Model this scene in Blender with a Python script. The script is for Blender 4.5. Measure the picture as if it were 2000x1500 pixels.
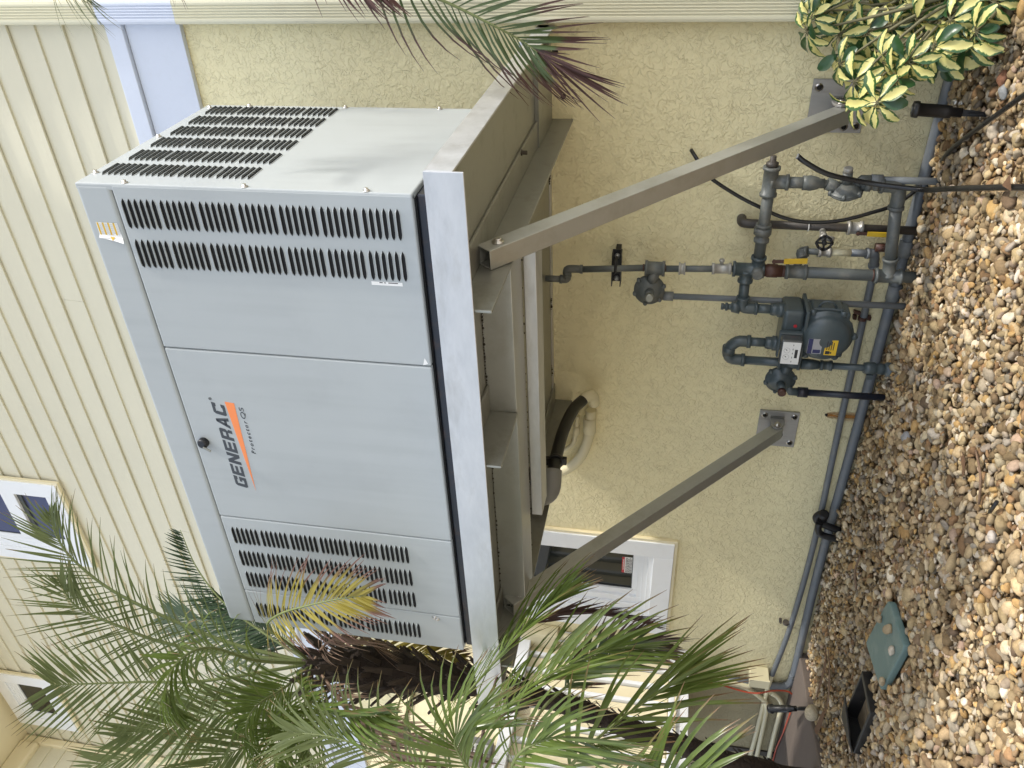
import bpy, bmesh, math, random
import numpy as np
from mathutils import Vector, Matrix

random.seed(7)
rng = np.random.default_rng(11)
scene = bpy.context.scene
for o in list(bpy.data.objects):
    bpy.data.objects.remove(o, do_unlink=True)
COL = scene.collection

# ------------------------------------------------------------------ camera (held on its side, as the photo was taken)
cam_d = bpy.data.cameras.new('camera')
cam = bpy.data.objects.new('camera', cam_d)
COL.objects.link(cam)
cam_d.sensor_width = 36.0
cam_d.lens = 28.5543
cam_d.clip_start = 0.05
cam_d.clip_end = 800
cam.matrix_world = Matrix(((-0.039207, 0.823861, 0.565434, 0.83594), (0.187178, 0.561908, -0.805745, -3.58051), (-0.981543, 0.074246, -0.176239, 1.04842), (0, 0, 0, 1)))
scene.camera = cam

# ------------------------------------------------------------------ sky, sun, exposure
SUN_EL, SUN_ROT = math.radians(52), math.radians(97)
world = bpy.data.worlds.new('World')
scene.world = world
world.use_nodes = True
wt = world.node_tree
for n in list(wt.nodes):
    wt.nodes.remove(n)
wo = wt.nodes.new('ShaderNodeOutputWorld')
wb = wt.nodes.new('ShaderNodeBackground')
sky = wt.nodes.new('ShaderNodeTexSky')
sky.sky_type = 'NISHITA'
sky.sun_disc = False
sky.sun_elevation = SUN_EL
sky.sun_rotation = SUN_ROT
sky.air_density = 1.0
sky.dust_density = 2.0
sky.ozone_density = 1.0
wb.inputs['Strength'].default_value = 0.15
hs_ = wt.nodes.new('ShaderNodeHueSaturation')      # hazy, milky sky
hs_.inputs['Saturation'].default_value = 0.58
wt.links.new(sky.outputs[0], hs_.inputs['Color'])
wt.links.new(hs_.outputs[0], wb.inputs[0])
wt.links.new(wb.outputs[0], wo.inputs[0])
sun_d = bpy.data.lights.new('sun', 'SUN')
sun_d.energy = 1.4
sun_d.angle = math.radians(2.5)
sun_d.color = (1.0, 0.95, 0.87)
sun = bpy.data.objects.new('sun', sun_d)
COL.objects.link(sun)
sdir = Vector((math.sin(SUN_ROT) * math.cos(SUN_EL), math.cos(SUN_ROT) * math.cos(SUN_EL), math.sin(SUN_EL)))
sun.rotation_euler = sdir.to_track_quat('Z', 'Y').to_euler()
sun.location = (6, -6, 9)
scene.view_settings.view_transform = 'Standard'
scene.view_settings.look = 'None'
scene.view_settings.exposure = 1.18
scene.view_settings.gamma = 1.0
scene.view_settings.use_curve_mapping = False
scene.render.engine = 'CYCLES'

# ------------------------------------------------------------------ materials
def new_mat(name):
    m = bpy.data.materials.new(name)
    m.use_nodes = True
    nt = m.node_tree
    b = nt.nodes['Principled BSDF']
    return m, nt, b

def node(nt, kind, **kw):
    n = nt.nodes.new('ShaderNode' + kind)
    for k, v in kw.items():
        setattr(n, k, v)
    return n

def mat(name, col, rough=0.5, metal=0.0, var=0.12, scale=6.0, bump=0.0, bscale=150.0, spec=0.5,
        stretch=None, dirt=None, dscale=3.0, damt=0.5, world_co=False, streak=0.0):
    """painted / metal / plastic surface with mottling, optional dirt colour and fine relief"""
    m, nt, b = new_mat(name)
    if world_co:
        src = node(nt, 'NewGeometry').outputs['Position']
    else:
        src = node(nt, 'TexCoord').outputs['Object']
    if stretch:
        mp = node(nt, 'Mapping')
        mp.inputs['Scale'].default_value = stretch
        nt.links.new(src, mp.inputs[0])
        src = mp.outputs[0]
    nz = node(nt, 'TexNoise')
    nz.inputs['Scale'].default_value = scale
    nz.inputs['Detail'].default_value = 6
    nz.inputs['Roughness'].default_value = 0.65
    nt.links.new(src, nz.inputs['Vector'])
    mx = node(nt, 'Mix', data_type='RGBA')
    mx.inputs['A'].default_value = (*[c * (1 - var) for c in col], 1)
    mx.inputs['B'].default_value = (*[min(1, c * (1 + var)) for c in col], 1)
    nt.links.new(nz.outputs['Fac'], mx.inputs['Factor'])
    out = mx.outputs['Result']
    if dirt:
        n2 = node(nt, 'TexNoise')
        n2.inputs['Scale'].default_value = dscale
        n2.inputs['Detail'].default_value = 8
        n2.inputs['Roughness'].default_value = 0.7
        nt.links.new(src, n2.inputs['Vector'])
        rp = node(nt, 'ValToRGB')
        rp.color_ramp.elements[0].position = 0.52
        rp.color_ramp.elements[0].color = (0, 0, 0, 1)
        rp.color_ramp.elements[1].position = 0.78
        rp.color_ramp.elements[1].color = (damt, damt, damt, 1)
        nt.links.new(n2.outputs['Fac'], rp.inputs[0])
        m2 = node(nt, 'Mix', data_type='RGBA')
        m2.inputs['B'].default_value = (*dirt, 1)
        nt.links.new(rp.outputs[0], m2.inputs['Factor'])
        nt.links.new(out, m2.inputs['A'])
        out = m2.outputs['Result']
    if streak:                                     # run-off streaks and hand smudges
        ms_ = node(nt, 'Mapping')
        ms_.inputs['Scale'].default_value = (22, 22, 1.1)
        nt.links.new(src, ms_.inputs[0])
        n5 = node(nt, 'TexNoise')
        n5.inputs['Scale'].default_value = 1.0
        n5.inputs['Detail'].default_value = 5
        nt.links.new(ms_.outputs[0], n5.inputs['Vector'])
        n6 = node(nt, 'TexNoise')
        n6.inputs['Scale'].default_value = 2.2
        n6.inputs['Detail'].default_value = 3
        nt.links.new(src, n6.inputs['Vector'])
        mp5 = node(nt, 'Math', operation='MULTIPLY')
        nt.links.new(n5.outputs['Fac'], mp5.inputs[0])
        nt.links.new(n6.outputs['Fac'], mp5.inputs[1])
        r5 = node(nt, 'MapRange')
        r5.inputs['From Min'].default_value = 0.24
        r5.inputs['From Max'].default_value = 0.42
        r5.inputs['To Max'].default_value = streak
        nt.links.new(mp5.outputs[0], r5.inputs['Value'])
        m5 = node(nt, 'Mix', data_type='RGBA')
        m5.inputs['B'].default_value = (*[c * 0.62 for c in col], 1)
        nt.links.new(r5.outputs[0], m5.inputs['Factor'])
        nt.links.new(out, m5.inputs['A'])
        out = m5.outputs['Result']
    nt.links.new(out, b.inputs['Base Color'])
    b.inputs['Metallic'].default_value = metal
    b.inputs['Specular IOR Level'].default_value = spec
    mr = node(nt, 'MapRange')
    mr.inputs['To Min'].default_value = max(0.02, rough - 0.1)
    mr.inputs['To Max'].default_value = min(1, rough + 0.1)
    nt.links.new(nz.outputs['Fac'], mr.inputs['Value'])
    nt.links.new(mr.outputs[0], b.inputs['Roughness'])
    if bump:
        n3 = node(nt, 'TexNoise')
        n3.inputs['Scale'].default_value = bscale
        n3.inputs['Detail'].default_value = 4
        nt.links.new(src, n3.inputs['Vector'])
        bp = node(nt, 'Bump')
        bp.inputs['Strength'].default_value = 1.0
        bp.inputs['Distance'].default_value = bump
        nt.links.new(n3.outputs['Fac'], bp.inputs['Height'])
        nt.links.new(bp.outputs[0], b.inputs['Normal'])
    return m

def stucco_mat(name, col, dark):
    """knockdown stucco: flattened blotches with raised wormy edges"""
    m, nt, b = new_mat(name)
    src = node(nt, 'NewGeometry').outputs['Position']
    warp = node(nt, 'TexNoise')
    warp.inputs['Scale'].default_value = 20
    warp.inputs['Detail'].default_value = 2
    nt.links.new(src, warp.inputs['Vector'])
    add = node(nt, 'VectorMath', operation='MULTIPLY_ADD')
    add.inputs[1].default_value = (0.035, 0.035, 0.035)
    nt.links.new(warp.outputs['Color'], add.inputs[0])
    nt.links.new(src, add.inputs[2])
    n1 = node(nt, 'TexNoise')
    n1.inputs['Scale'].default_value = 46
    n1.inputs['Detail'].default_value = 3.5
    n1.inputs['Roughness'].default_value = 0.55
    n1.inputs['Distortion'].default_value = 0.8
    nt.links.new(add.outputs[0], n1.inputs['Vector'])
    rp = node(nt, 'ValToRGB')
    e = rp.color_ramp.elements
    e[0].position = 0.38; e[0].color = (0, 0, 0, 1)
    e[1].position = 0.58; e[1].color = (0.85, 0.85, 0.85, 1)
    x = e.new(0.46); x.color = (0.12, 0.12, 0.12, 1)
    x = e.new(0.53); x.color = (0.78, 0.78, 0.78, 1)
    x = e.new(0.75); x.color = (1, 1, 1, 1)
    nt.links.new(n1.outputs['Fac'], rp.inputs[0])
    n4 = node(nt, 'TexNoise')                      # breaks the edges up so they come and go
    n4.inputs['Scale'].default_value = 19
    n4.inputs['Detail'].default_value = 2
    nt.links.new(src, n4.inputs['Vector'])
    r4 = node(nt, 'MapRange')
    r4.inputs['From Min'].default_value = 0.38
    r4.inputs['From Max'].default_value = 0.62
    r4.inputs['To Min'].default_value = 0.4
    nt.links.new(n4.outputs['Fac'], r4.inputs['Value'])
    m4 = node(nt, 'Math', operation='MULTIPLY')
    nt.links.new(rp.outputs[0], m4.inputs[0])
    nt.links.new(r4.outputs[0], m4.inputs[1])
    n2 = node(nt, 'TexNoise')
    n2.inputs['Scale'].default_value = 140
    n2.inputs['Detail'].default_value = 4
    nt.links.new(src, n2.inputs['Vector'])
    ma = node(nt, 'Math', operation='MULTIPLY_ADD')
    ma.inputs[1].default_value = 0.18
    nt.links.new(n2.outputs['Fac'], ma.inputs[0])
    nt.links.new(m4.outputs[0], ma.inputs[2])
    bp = node(nt, 'Bump')
    bp.inputs['Strength'].default_value = 1.0
    bp.inputs['Distance'].default_value = 0.0038
    nt.links.new(ma.outputs[0], bp.inputs['Height'])
    nt.links.new(bp.outputs[0], b.inputs['Normal'])
    n3 = node(nt, 'TexNoise')
    n3.inputs['Scale'].default_value = 1.7
    n3.inputs['Detail'].default_value = 7
    n3.inputs['Roughness'].default_value = 0.7
    nt.links.new(src, n3.inputs['Vector'])
    mx = node(nt, 'Mix', data_type='RGBA')
    mx.inputs['A'].default_value = (*[c * 0.84 for c in col], 1)
    mx.inputs['B'].default_value = (*[min(1, c * 1.12) for c in col], 1)
    nt.links.new(n3.outputs['Fac'], mx.inputs['Factor'])
    # splash dirt on the lowest courses of the wall
    sp = node(nt, 'SeparateXYZ')
    nt.links.new(src, sp.inputs[0])
    mr = node(nt, 'MapRange')
    mr.inputs['From Min'].default_value = 0.0
    mr.inputs['From Max'].default_value = 0.32
    mr.inputs['To Min'].default_value = 0.85
    mr.inputs['To Max'].default_value = 0.0
    nt.links.new(sp.outputs['Z'], mr.inputs['Value'])
    mu = node(nt, 'Math', operation='MULTIPLY')
    nt.links.new(mr.outputs[0], mu.inputs[0])
    nt.links.new(n3.outputs['Fac'], mu.inputs[1])
    m2 = node(nt, 'Mix', data_type='RGBA')
    m2.inputs['B'].default_value = (*dark, 1)
    nt.links.new(mu.outputs[0], m2.inputs['Factor'])
    nt.links.new(mx.outputs['Result'], m2.inputs['A'])
    nt.links.new(m2.outputs['Result'], b.inputs['Base Color'])
    b.inputs['Roughness'].default_value = 0.75
    b.inputs['Specular IOR Level'].default_value = 0.3
    return m

def leaf_mat(name, col, tip=None, rough=0.4, trans=0.25, var=0.3, tip0=0.6, tip1=0.8):
    """leaf blade: 'u' attribute runs 0 at the base to 1 at the tip of each leaflet"""
    m, nt, b = new_mat(name)
    src = node(nt, 'TexCoord').outputs['Object']
    nz = node(nt, 'TexNoise')
    nz.inputs['Scale'].default_value = 11
    nz.inputs['Detail'].default_value = 4
    nt.links.new(src, nz.inputs['Vector'])
    mx = node(nt, 'Mix', data_type='RGBA')
    mx.inputs['A'].default_value = (*[c * (1 - var) for c in col], 1)
    mx.inputs['B'].default_value = (*[c * (1 + var) for c in col], 1)
    nt.links.new(nz.outputs['Fac'], mx.inputs['Factor'])
    out = mx.outputs['Result']
    if tip:
        at = node(nt, 'Attribute', attribute_name='u')
        ad = node(nt, 'Math', operation='MULTIPLY_ADD')
        ad.inputs[1].default_value = 0.5
        nt.links.new(nz.outputs['Fac'], ad.inputs[0])
        nt.links.new(at.outputs['Fac'], ad.inputs[2])
        rp = node(nt, 'ValToRGB')
        rp.color_ramp.elements[0].position = tip0
        rp.color_ramp.elements[0].color = (0, 0, 0, 1)
        rp.color_ramp.elements[1].position = tip1
        rp.color_ramp.elements[1].color = (1, 1, 1, 1)
        sb = node(nt, 'Math', operation='SUBTRACT')
        sb.inputs[1].default_value = 0.25
        nt.links.new(ad.outputs[0], sb.inputs[0])
        nt.links.new(sb.outputs[0], rp.inputs[0])
        m2 = node(nt, 'Mix', data_type='RGBA')
        m2.inputs['B'].default_value = (*tip, 1)
        nt.links.new(rp.outputs[0], m2.inputs['Factor'])
        nt.links.new(out, m2.inputs['A'])
        out = m2.outputs['Result']
    nt.links.new(out, b.inputs['Base Color'])
    b.inputs['Roughness'].default_value = rough
    if trans:
        tr = node(nt, 'BsdfTranslucent')
        nt.links.new(out, tr.inputs['Color'])
        ms = node(nt, 'MixShader')
        ms.inputs[0].default_value = trans
        nt.links.new(b.outputs[0], ms.inputs[1])
        nt.links.new(tr.outputs[0], ms.inputs[2])
        nt.links.new(ms.outputs[0], nt.nodes['Material Output'].inputs['Surface'])
    return m

def variegated_mat():
    """cream leaf with a ragged dark green margin; u along the leaf, v from -1 to 1 across it"""
    m, nt, b = new_mat('variegated_leaf')
    au = node(nt, 'Attribute', attribute_name='v')
    ab = node(nt, 'Math', operation='ABSOLUTE')
    nt.links.new(au.outputs['Fac'], ab.inputs[0])
    src = node(nt, 'TexCoord').outputs['Object']
    oi = node(nt, 'ObjectInfo')
    vm = node(nt, 'VectorMath', operation='ADD')
    nt.links.new(src, vm.inputs[0])
    nt.links.new(oi.outputs['Location'], vm.inputs[1])
    nz = node(nt, 'TexNoise')
    nz.inputs['Scale'].default_value = 45
    nz.inputs['Detail'].default_value = 5
    nt.links.new(vm.outputs[0], nz.inputs['Vector'])
    ad = node(nt, 'Math', operation='MULTIPLY_ADD')
    ad.inputs[1].default_value = 1.15
    nt.links.new(nz.outputs['Fac'], ad.inputs[0])
    nt.links.new(ab.outputs[0], ad.inputs[2])
    a2 = node(nt, 'Math', operation='MULTIPLY_ADD')
    a2.inputs[1].default_value = 0.35
    nt.links.new(oi.outputs['Random'], a2.inputs[0])
    nt.links.new(ad.outputs[0], a2.inputs[2])
    rp = node(nt, 'ValToRGB')
    e = rp.color_ramp.elements
    e[0].position = 0.0; e[0].color = (0.66, 0.60, 0.20, 1)
    e[1].position = 0.80; e[1].color = (0.035, 0.095, 0.028, 1)
    x = e.new(0.60); x.color = (0.74, 0.68, 0.27, 1)
    x = e.new(0.635); x.color = (0.30, 0.36, 0.10, 1)
    x = e.new(0.65); x.color = (0.05, 0.125, 0.03, 1)
    dv = node(nt, 'Math', operation='MULTIPLY')
    dv.inputs[1].default_value = 0.47
    nt.links.new(a2.outputs[0], dv.inputs[0])
    nt.links.new(dv.outputs[0], rp.inputs[0])
    nt.links.new(rp.outputs[0], b.inputs['Base Color'])
    b.inputs['Roughness'].default_value = 0.38
    tr = node(nt, 'BsdfTranslucent')
    nt.links.new(rp.outputs[0], tr.inputs['Color'])
    ms = node(nt, 'MixShader')
    ms.inputs[0].default_value = 0.22
    nt.links.new(b.outputs[0], ms.inputs[1])
    nt.links.new(tr.outputs[0], ms.inputs[2])
    nt.links.new(ms.outputs[0], nt.nodes['Material Output'].inputs['Surface'])
    return m

def pebble_mat():
    m, nt, b = new_mat('pebble')
    at = node(nt, 'Attribute', attribute_name='tint')
    src = node(nt, 'TexCoord').outputs['Object']
    nz = node(nt, 'TexNoise')
    nz.inputs['Scale'].default_value = 70
    nz.inputs['Detail'].default_value = 6
    nz.inputs['Roughness'].default_value = 0.7
    nt.links.new(src, nz.inputs['Vector'])
    mr = node(nt, 'MapRange')
    mr.inputs['From Min'].default_value = 0.3
    mr.inputs['From Max'].default_value = 0.7
    mr.inputs['To Min'].default_value = 0.68
    mr.inputs['To Max'].default_value = 1.2
    nt.links.new(nz.outputs['Fac'], mr.inputs['Value'])
    mx = node(nt, 'Mix', data_type='RGBA', blend_type='MULTIPLY')
    mx.inputs['Factor'].default_value = 1
    nt.links.new(at.outputs['Color'], mx.inputs['A'])
    nt.links.new(mr.outputs[0], mx.inputs['B'])
    nt.links.new(mx.outputs['Result'], b.inputs['Base Color'])
    b.inputs['Roughness'].default_value = 0.78
    b.inputs['Specular IOR Level'].default_value = 0.3
    bp = node(nt, 'Bump')
    bp.inputs['Strength'].default_value = 0.6
    bp.inputs['Distance'].default_value = 0.002
    nt.links.new(nz.outputs['Fac'], bp.inputs['Height'])
    nt.links.new(bp.outputs[0], b.inputs['Normal'])
    return m

def glass_mat(name, col, ior=1.9):
    m, nt, b = new_mat(name)
    b.inputs['Base Color'].default_value = (*col, 1)
    b.inputs['Roughness'].default_value = 0.03
    b.inputs['IOR'].default_value = ior
    nz = node(nt, 'TexNoise')
    nz.inputs['Scale'].default_value = 2.0
    nt.links.new(node(nt, 'TexCoord').outputs['Object'], nz.inputs['Vector'])
    bp = node(nt, 'Bump')
    bp.inputs['Distance'].default_value = 0.004
    bp.inputs['Strength'].default_value = 0.5
    nt.links.new(nz.outputs['Fac'], bp.inputs['Height'])
    nt.links.new(bp.outputs[0], b.inputs['Normal'])
    return m

def rust_mat():
    m, nt, b = new_mat('rust_stain')
    src = node(nt, 'TexCoord').outputs['Generated']
    mp = node(nt, 'Mapping')
    mp.inputs['Scale'].default_value = (5, 1, 1.3)
    nt.links.new(src, mp.inputs[0])
    nz = node(nt, 'TexNoise')
    nz.inputs['Scale'].default_value = 3
    nz.inputs['Detail'].default_value = 8
    nt.links.new(mp.outputs[0], nz.inputs['Vector'])
    rp = node(nt, 'ValToRGB')
    rp.color_ramp.elements[0].position = 0.2; rp.color_ramp.elements[0].color = (0, 0, 0, 1)
    rp.color_ramp.elements[1].position = 0.45; rp.color_ramp.elements[1].color = (0.9, 0.9, 0.9, 1)
    nt.links.new(nz.outputs['Fac'], rp.inputs[0])
    sx_ = node(nt, 'SeparateXYZ')
    nt.links.new(src, sx_.inputs[0])
    rx = node(nt, 'ValToRGB')                      # fades towards both sides of the streak
    rx.color_ramp.elements[0].position = 0.12; rx.color_ramp.elements[0].color = (0, 0, 0, 1)
    rx.color_ramp.elements[1].position = 0.88; rx.color_ramp.elements[1].color = (0, 0, 0, 1)
    q_ = rx.color_ramp.elements.new(0.5); q_.color = (1, 1, 1, 1)
    nt.links.new(sx_.outputs['X'], rx.inputs[0])
    mu_ = node(nt, 'Math', operation='MULTIPLY')
    nt.links.new(rp.outputs[0], mu_.inputs[0])
    nt.links.new(rx.outputs[0], mu_.inputs[1])
    nt.links.new(mu_.outputs[0], b.inputs['Alpha'])
    b.inputs['Base Color'].default_value = (0.34, 0.14, 0.025, 1)
    b.inputs['Roughness'].default_value = 0.9
    return m

MT = dict(
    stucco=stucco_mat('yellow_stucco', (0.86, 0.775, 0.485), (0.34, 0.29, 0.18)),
    stucco_dirt_shade=stucco_mat('weathered_shade_tinted_stucco', (0.40, 0.35, 0.22), (0.16, 0.13, 0.08)),  # dirt and the overhang's shade are both put into this colour
    siding=mat('cream_siding', (0.655, 0.62, 0.475), 0.55, var=0.05, scale=2.5, bump=0.0012, bscale=60, stretch=(0.12, 1, 1), world_co=True, dirt=(0.50, 0.46, 0.34), dscale=3.0, damt=0.22, streak=0.10),
    trim=mat('pale_blue_white_trim', (0.63, 0.675, 0.775), 0.5, var=0.05, scale=5, bump=0.0006, bscale=70, world_co=True, dirt=(0.45, 0.45, 0.45), damt=0.12, dscale=30),
    white=mat('white_vinyl', (0.80, 0.82, 0.84), 0.4, var=0.03, scale=6, world_co=True, dirt=(0.5, 0.48, 0.42), damt=0.15, dscale=12),
    cream=mat('cream_board', (0.78, 0.70, 0.48), 0.55, var=0.06, scale=4, bump=0.0008, bscale=60, world_co=True),
    gutter=mat('cream_aluminium', (0.68, 0.65, 0.48), 0.38, var=0.04, scale=4, world_co=True, dirt=(0.45, 0.40, 0.28), damt=0.2, dscale=9),
    gen=mat('grey_powder_coat', (0.380, 0.408, 0.412), 0.42, var=0.05, scale=3, bump=0.00015, bscale=400, dirt=(0.31, 0.325, 0.33), damt=0.34, dscale=4.5, world_co=True, streak=0.17),
    slot=mat('painted_inner_dark', (0.008, 0.009, 0.012), 0.8, var=0.1),  # near-black painted in for the unlit inside of the cabinet
    skid=mat('navy_black_steel', (0.012, 0.016, 0.026), 0.4, var=0.4, scale=15, dirt=(0.10, 0.05, 0.03), dscale=25, damt=0.5),
    alu=mat('brushed_aluminium', (0.57, 0.575, 0.58), 0.43, metal=0.7, var=0.26, scale=9, bump=0.0003, bscale=90, stretch=(0.6, 2, 2), dirt=(0.36, 0.35, 0.32), dscale=5, damt=0.65),
    alu_dull=mat('weathered_aluminium', (0.30, 0.30, 0.265), 0.38, metal=0.6, var=0.2, scale=10, bump=0.0003, bscale=90, dirt=(0.12, 0.115, 0.075), dscale=7, damt=0.6),
    alu_brace=mat('dull_aluminium_tube', (0.42, 0.425, 0.395), 0.4, metal=0.6, var=0.15, scale=9, bump=0.0003, bscale=90, dirt=(0.26, 0.24, 0.18), dscale=6, damt=0.5),
    plate=mat('stainless_plate', (0.36, 0.355, 0.345), 0.42, metal=0.5, var=0.2, scale=12, bump=0.0003, bscale=90, stretch=(3, 1, 0.5), dirt=(0.22, 0.20, 0.17), dscale=9, damt=0.5),
    stainless=mat('stainless_bolt', (0.55, 0.53, 0.50), 0.3, metal=1.0, var=0.2, scale=60),
    weld=mat('weld_grime', (0.05, 0.045, 0.035), 0.8, var=0.4, scale=40, bump=0.002, bscale=200),
    pipe=mat('grey_painted_pipe', (0.102, 0.113, 0.109), 0.45, var=0.3, scale=14, bump=0.0004, bscale=160, dirt=(0.25, 0.22, 0.17), dscale=11, damt=0.7),
    meter=mat('blue_grey_meter_paint', (0.062, 0.081, 0.087), 0.30, var=0.12, scale=9, bump=0.0004, bscale=180, dirt=(0.12, 0.14, 0.14), dscale=14, damt=0.4),
    conduit=mat('blue_grey_pvc', (0.132, 0.147, 0.163), 0.45, var=0.15, scale=8, dirt=(0.28, 0.26, 0.21), dscale=9, damt=0.5),
    vent=mat('light_grey_pvc', (0.17, 0.185, 0.195), 0.45, var=0.15, scale=8, dirt=(0.28, 0.26, 0.22), dscale=9, damt=0.4),
    dark_pipe=mat('dark_iron_pipe', (0.055, 0.048, 0.042), 0.5, var=0.3, scale=20, bump=0.0006, bscale=150, dirt=(0.10, 0.07, 0.05), dscale=20, damt=0.6),
    brown_valve=mat('rusty_valve_body', (0.075, 0.032, 0.022), 0.5, var=0.35, scale=30, bump=0.0006),
    brass=mat('galvanised_fitting', (0.40, 0.39, 0.36), 0.45, metal=0.4, var=0.25, scale=30),
    yellow=mat('yellow_handle_grip', (0.62, 0.40, 0.02), 0.45, var=0.15, scale=25, dirt=(0.3, 0.2, 0.06), dscale=30, damt=0.4),
    label_yellow=mat('yellow_label', (0.70, 0.45, 0.03), 0.4, var=0.05),
    label_white=mat('white_label', (0.75, 0.75, 0.73), 0.4, var=0.05),
    label_grey=mat('aluminium_name_plate', (0.42, 0.43, 0.46), 0.35, metal=0.5, var=0.1, scale=30),
    ink=mat('black_ink', (0.02, 0.02, 0.022), 0.5, var=0.1),
    ink_blue=mat('dark_blue_ink', (0.03, 0.035, 0.11), 0.5, var=0.1),
    ink_red=mat('red_ink', (0.50, 0.02, 0.03), 0.45, var=0.1),
    letter=mat('charcoal_lettering', (0.045, 0.05, 0.055), 0.45, var=0.08),
    orange=mat('orange_decal', (0.80, 0.24, 0.07), 0.45, var=0.04),
    smoke=mat('smoked_plastic_cover', (0.07, 0.075, 0.075), 0.12, var=0.15, scale=14),
    rubber=mat('black_rubber', (0.010, 0.010, 0.011), 0.42, var=0.3, scale=20),
    tubing=mat('black_poly_tubing', (0.012, 0.012, 0.013), 0.3, var=0.25, scale=30),
    pvc_cream=mat('cream_painted_pvc', (0.70, 0.64, 0.43), 0.45, var=0.06, scale=8),
    grey_fit=mat('grey_conduit_fitting', (0.24, 0.24, 0.23), 0.5, var=0.15, scale=15),
    lid=mat('faded_green_plastic', (0.13, 0.20, 0.185), 0.6, var=0.15, scale=9, bump=0.0008, bscale=160, dirt=(0.30, 0.33, 0.29), dscale=9, damt=0.55),
    black_box=mat('black_valve_box', (0.014, 0.014, 0.014), 0.45, var=0.3, scale=12, dirt=(0.06, 0.05, 0.04), dscale=10, damt=0.6),
    concrete=mat('pinkish_concrete', (0.14, 0.113, 0.095), 0.85, var=0.2, scale=5, bump=0.002, bscale=60, dirt=(0.14, 0.11, 0.09), dscale=4, damt=0.6),
    bounce_paving=mat('pale_bounce_paving', (0.48, 0.44, 0.36), 0.8, var=0.12, scale=3, bump=0.002, bscale=80, world_co=True),  # pale surface for the added ground that bounces light
    soil=mat('sandy_soil', (0.22, 0.165, 0.095), 0.95, var=0.35, scale=25, bump=0.01, bscale=40, world_co=True),
    red_cord=mat('orange_red_cord', (0.40, 0.055, 0.015), 0.5, var=0.15, scale=20),
    glass_up=glass_mat('painted_sky_glass', (0.075, 0.085, 0.155), 1.30),  # blue of the sky reflection painted into the base colour
    glass_low=glass_mat('dark_window_glass', (0.010, 0.013, 0.013), 1.42),
    screen=mat('insect_screen', (0.06, 0.065, 0.065), 0.7, var=0.1),
    trunk=mat('palm_bark', (0.030, 0.020, 0.014), 0.9, var=0.5, scale=18, bump=0.012, bscale=50),
    boot=mat('old_leaf_base', (0.050, 0.037, 0.027), 0.85, var=0.5, scale=14, bump=0.003, bscale=80),
    stem=mat('shrub_stem', (0.13, 0.12, 0.06), 0.7, var=0.25, scale=20),
    twig=mat('dry_brown_stalk', (0.16, 0.10, 0.06), 0.8, var=0.3, scale=20),
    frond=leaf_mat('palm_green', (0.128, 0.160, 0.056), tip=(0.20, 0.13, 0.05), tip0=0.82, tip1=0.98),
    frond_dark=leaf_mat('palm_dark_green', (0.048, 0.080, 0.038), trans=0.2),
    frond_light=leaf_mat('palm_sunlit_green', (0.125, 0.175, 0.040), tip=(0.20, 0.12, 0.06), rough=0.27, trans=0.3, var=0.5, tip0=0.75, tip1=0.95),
    frond_yellow=leaf_mat('palm_yellowing', (0.30, 0.25, 0.045), tip=(0.16, 0.085, 0.06), trans=0.3, tip0=0.45, tip1=0.7),
    frond_burnt=leaf_mat('palm_burnt_tips', (0.075, 0.11, 0.035), tip=(0.085, 0.040, 0.030), trans=0.2, tip0=0.42, tip1=0.60),
    frond_dead=leaf_mat('palm_dead', (0.27, 0.18, 0.125), trans=0.15, rough=0.7),
    frond_brown=leaf_mat('palm_dark_brown', (0.075, 0.036, 0.032), trans=0.1, rough=0.6),
    rachis=mat('palm_rachis', (0.15, 0.18, 0.06), 0.5, var=0.2, scale=20),
    variegated=variegated_mat(),
    leaf_green=leaf_mat('schefflera_green', (0.028, 0.075, 0.024), rough=0.3, trans=0.12),
    dry_leaf=mat('dry_leaf', (0.13, 0.07, 0.035), 0.8, var=0.3, scale=30),
    pebble=pebble_mat(),
    rust=rust_mat(),
    hole=mat('dark_hole', (0.012, 0.010, 0.008), 0.9),
)

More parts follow.
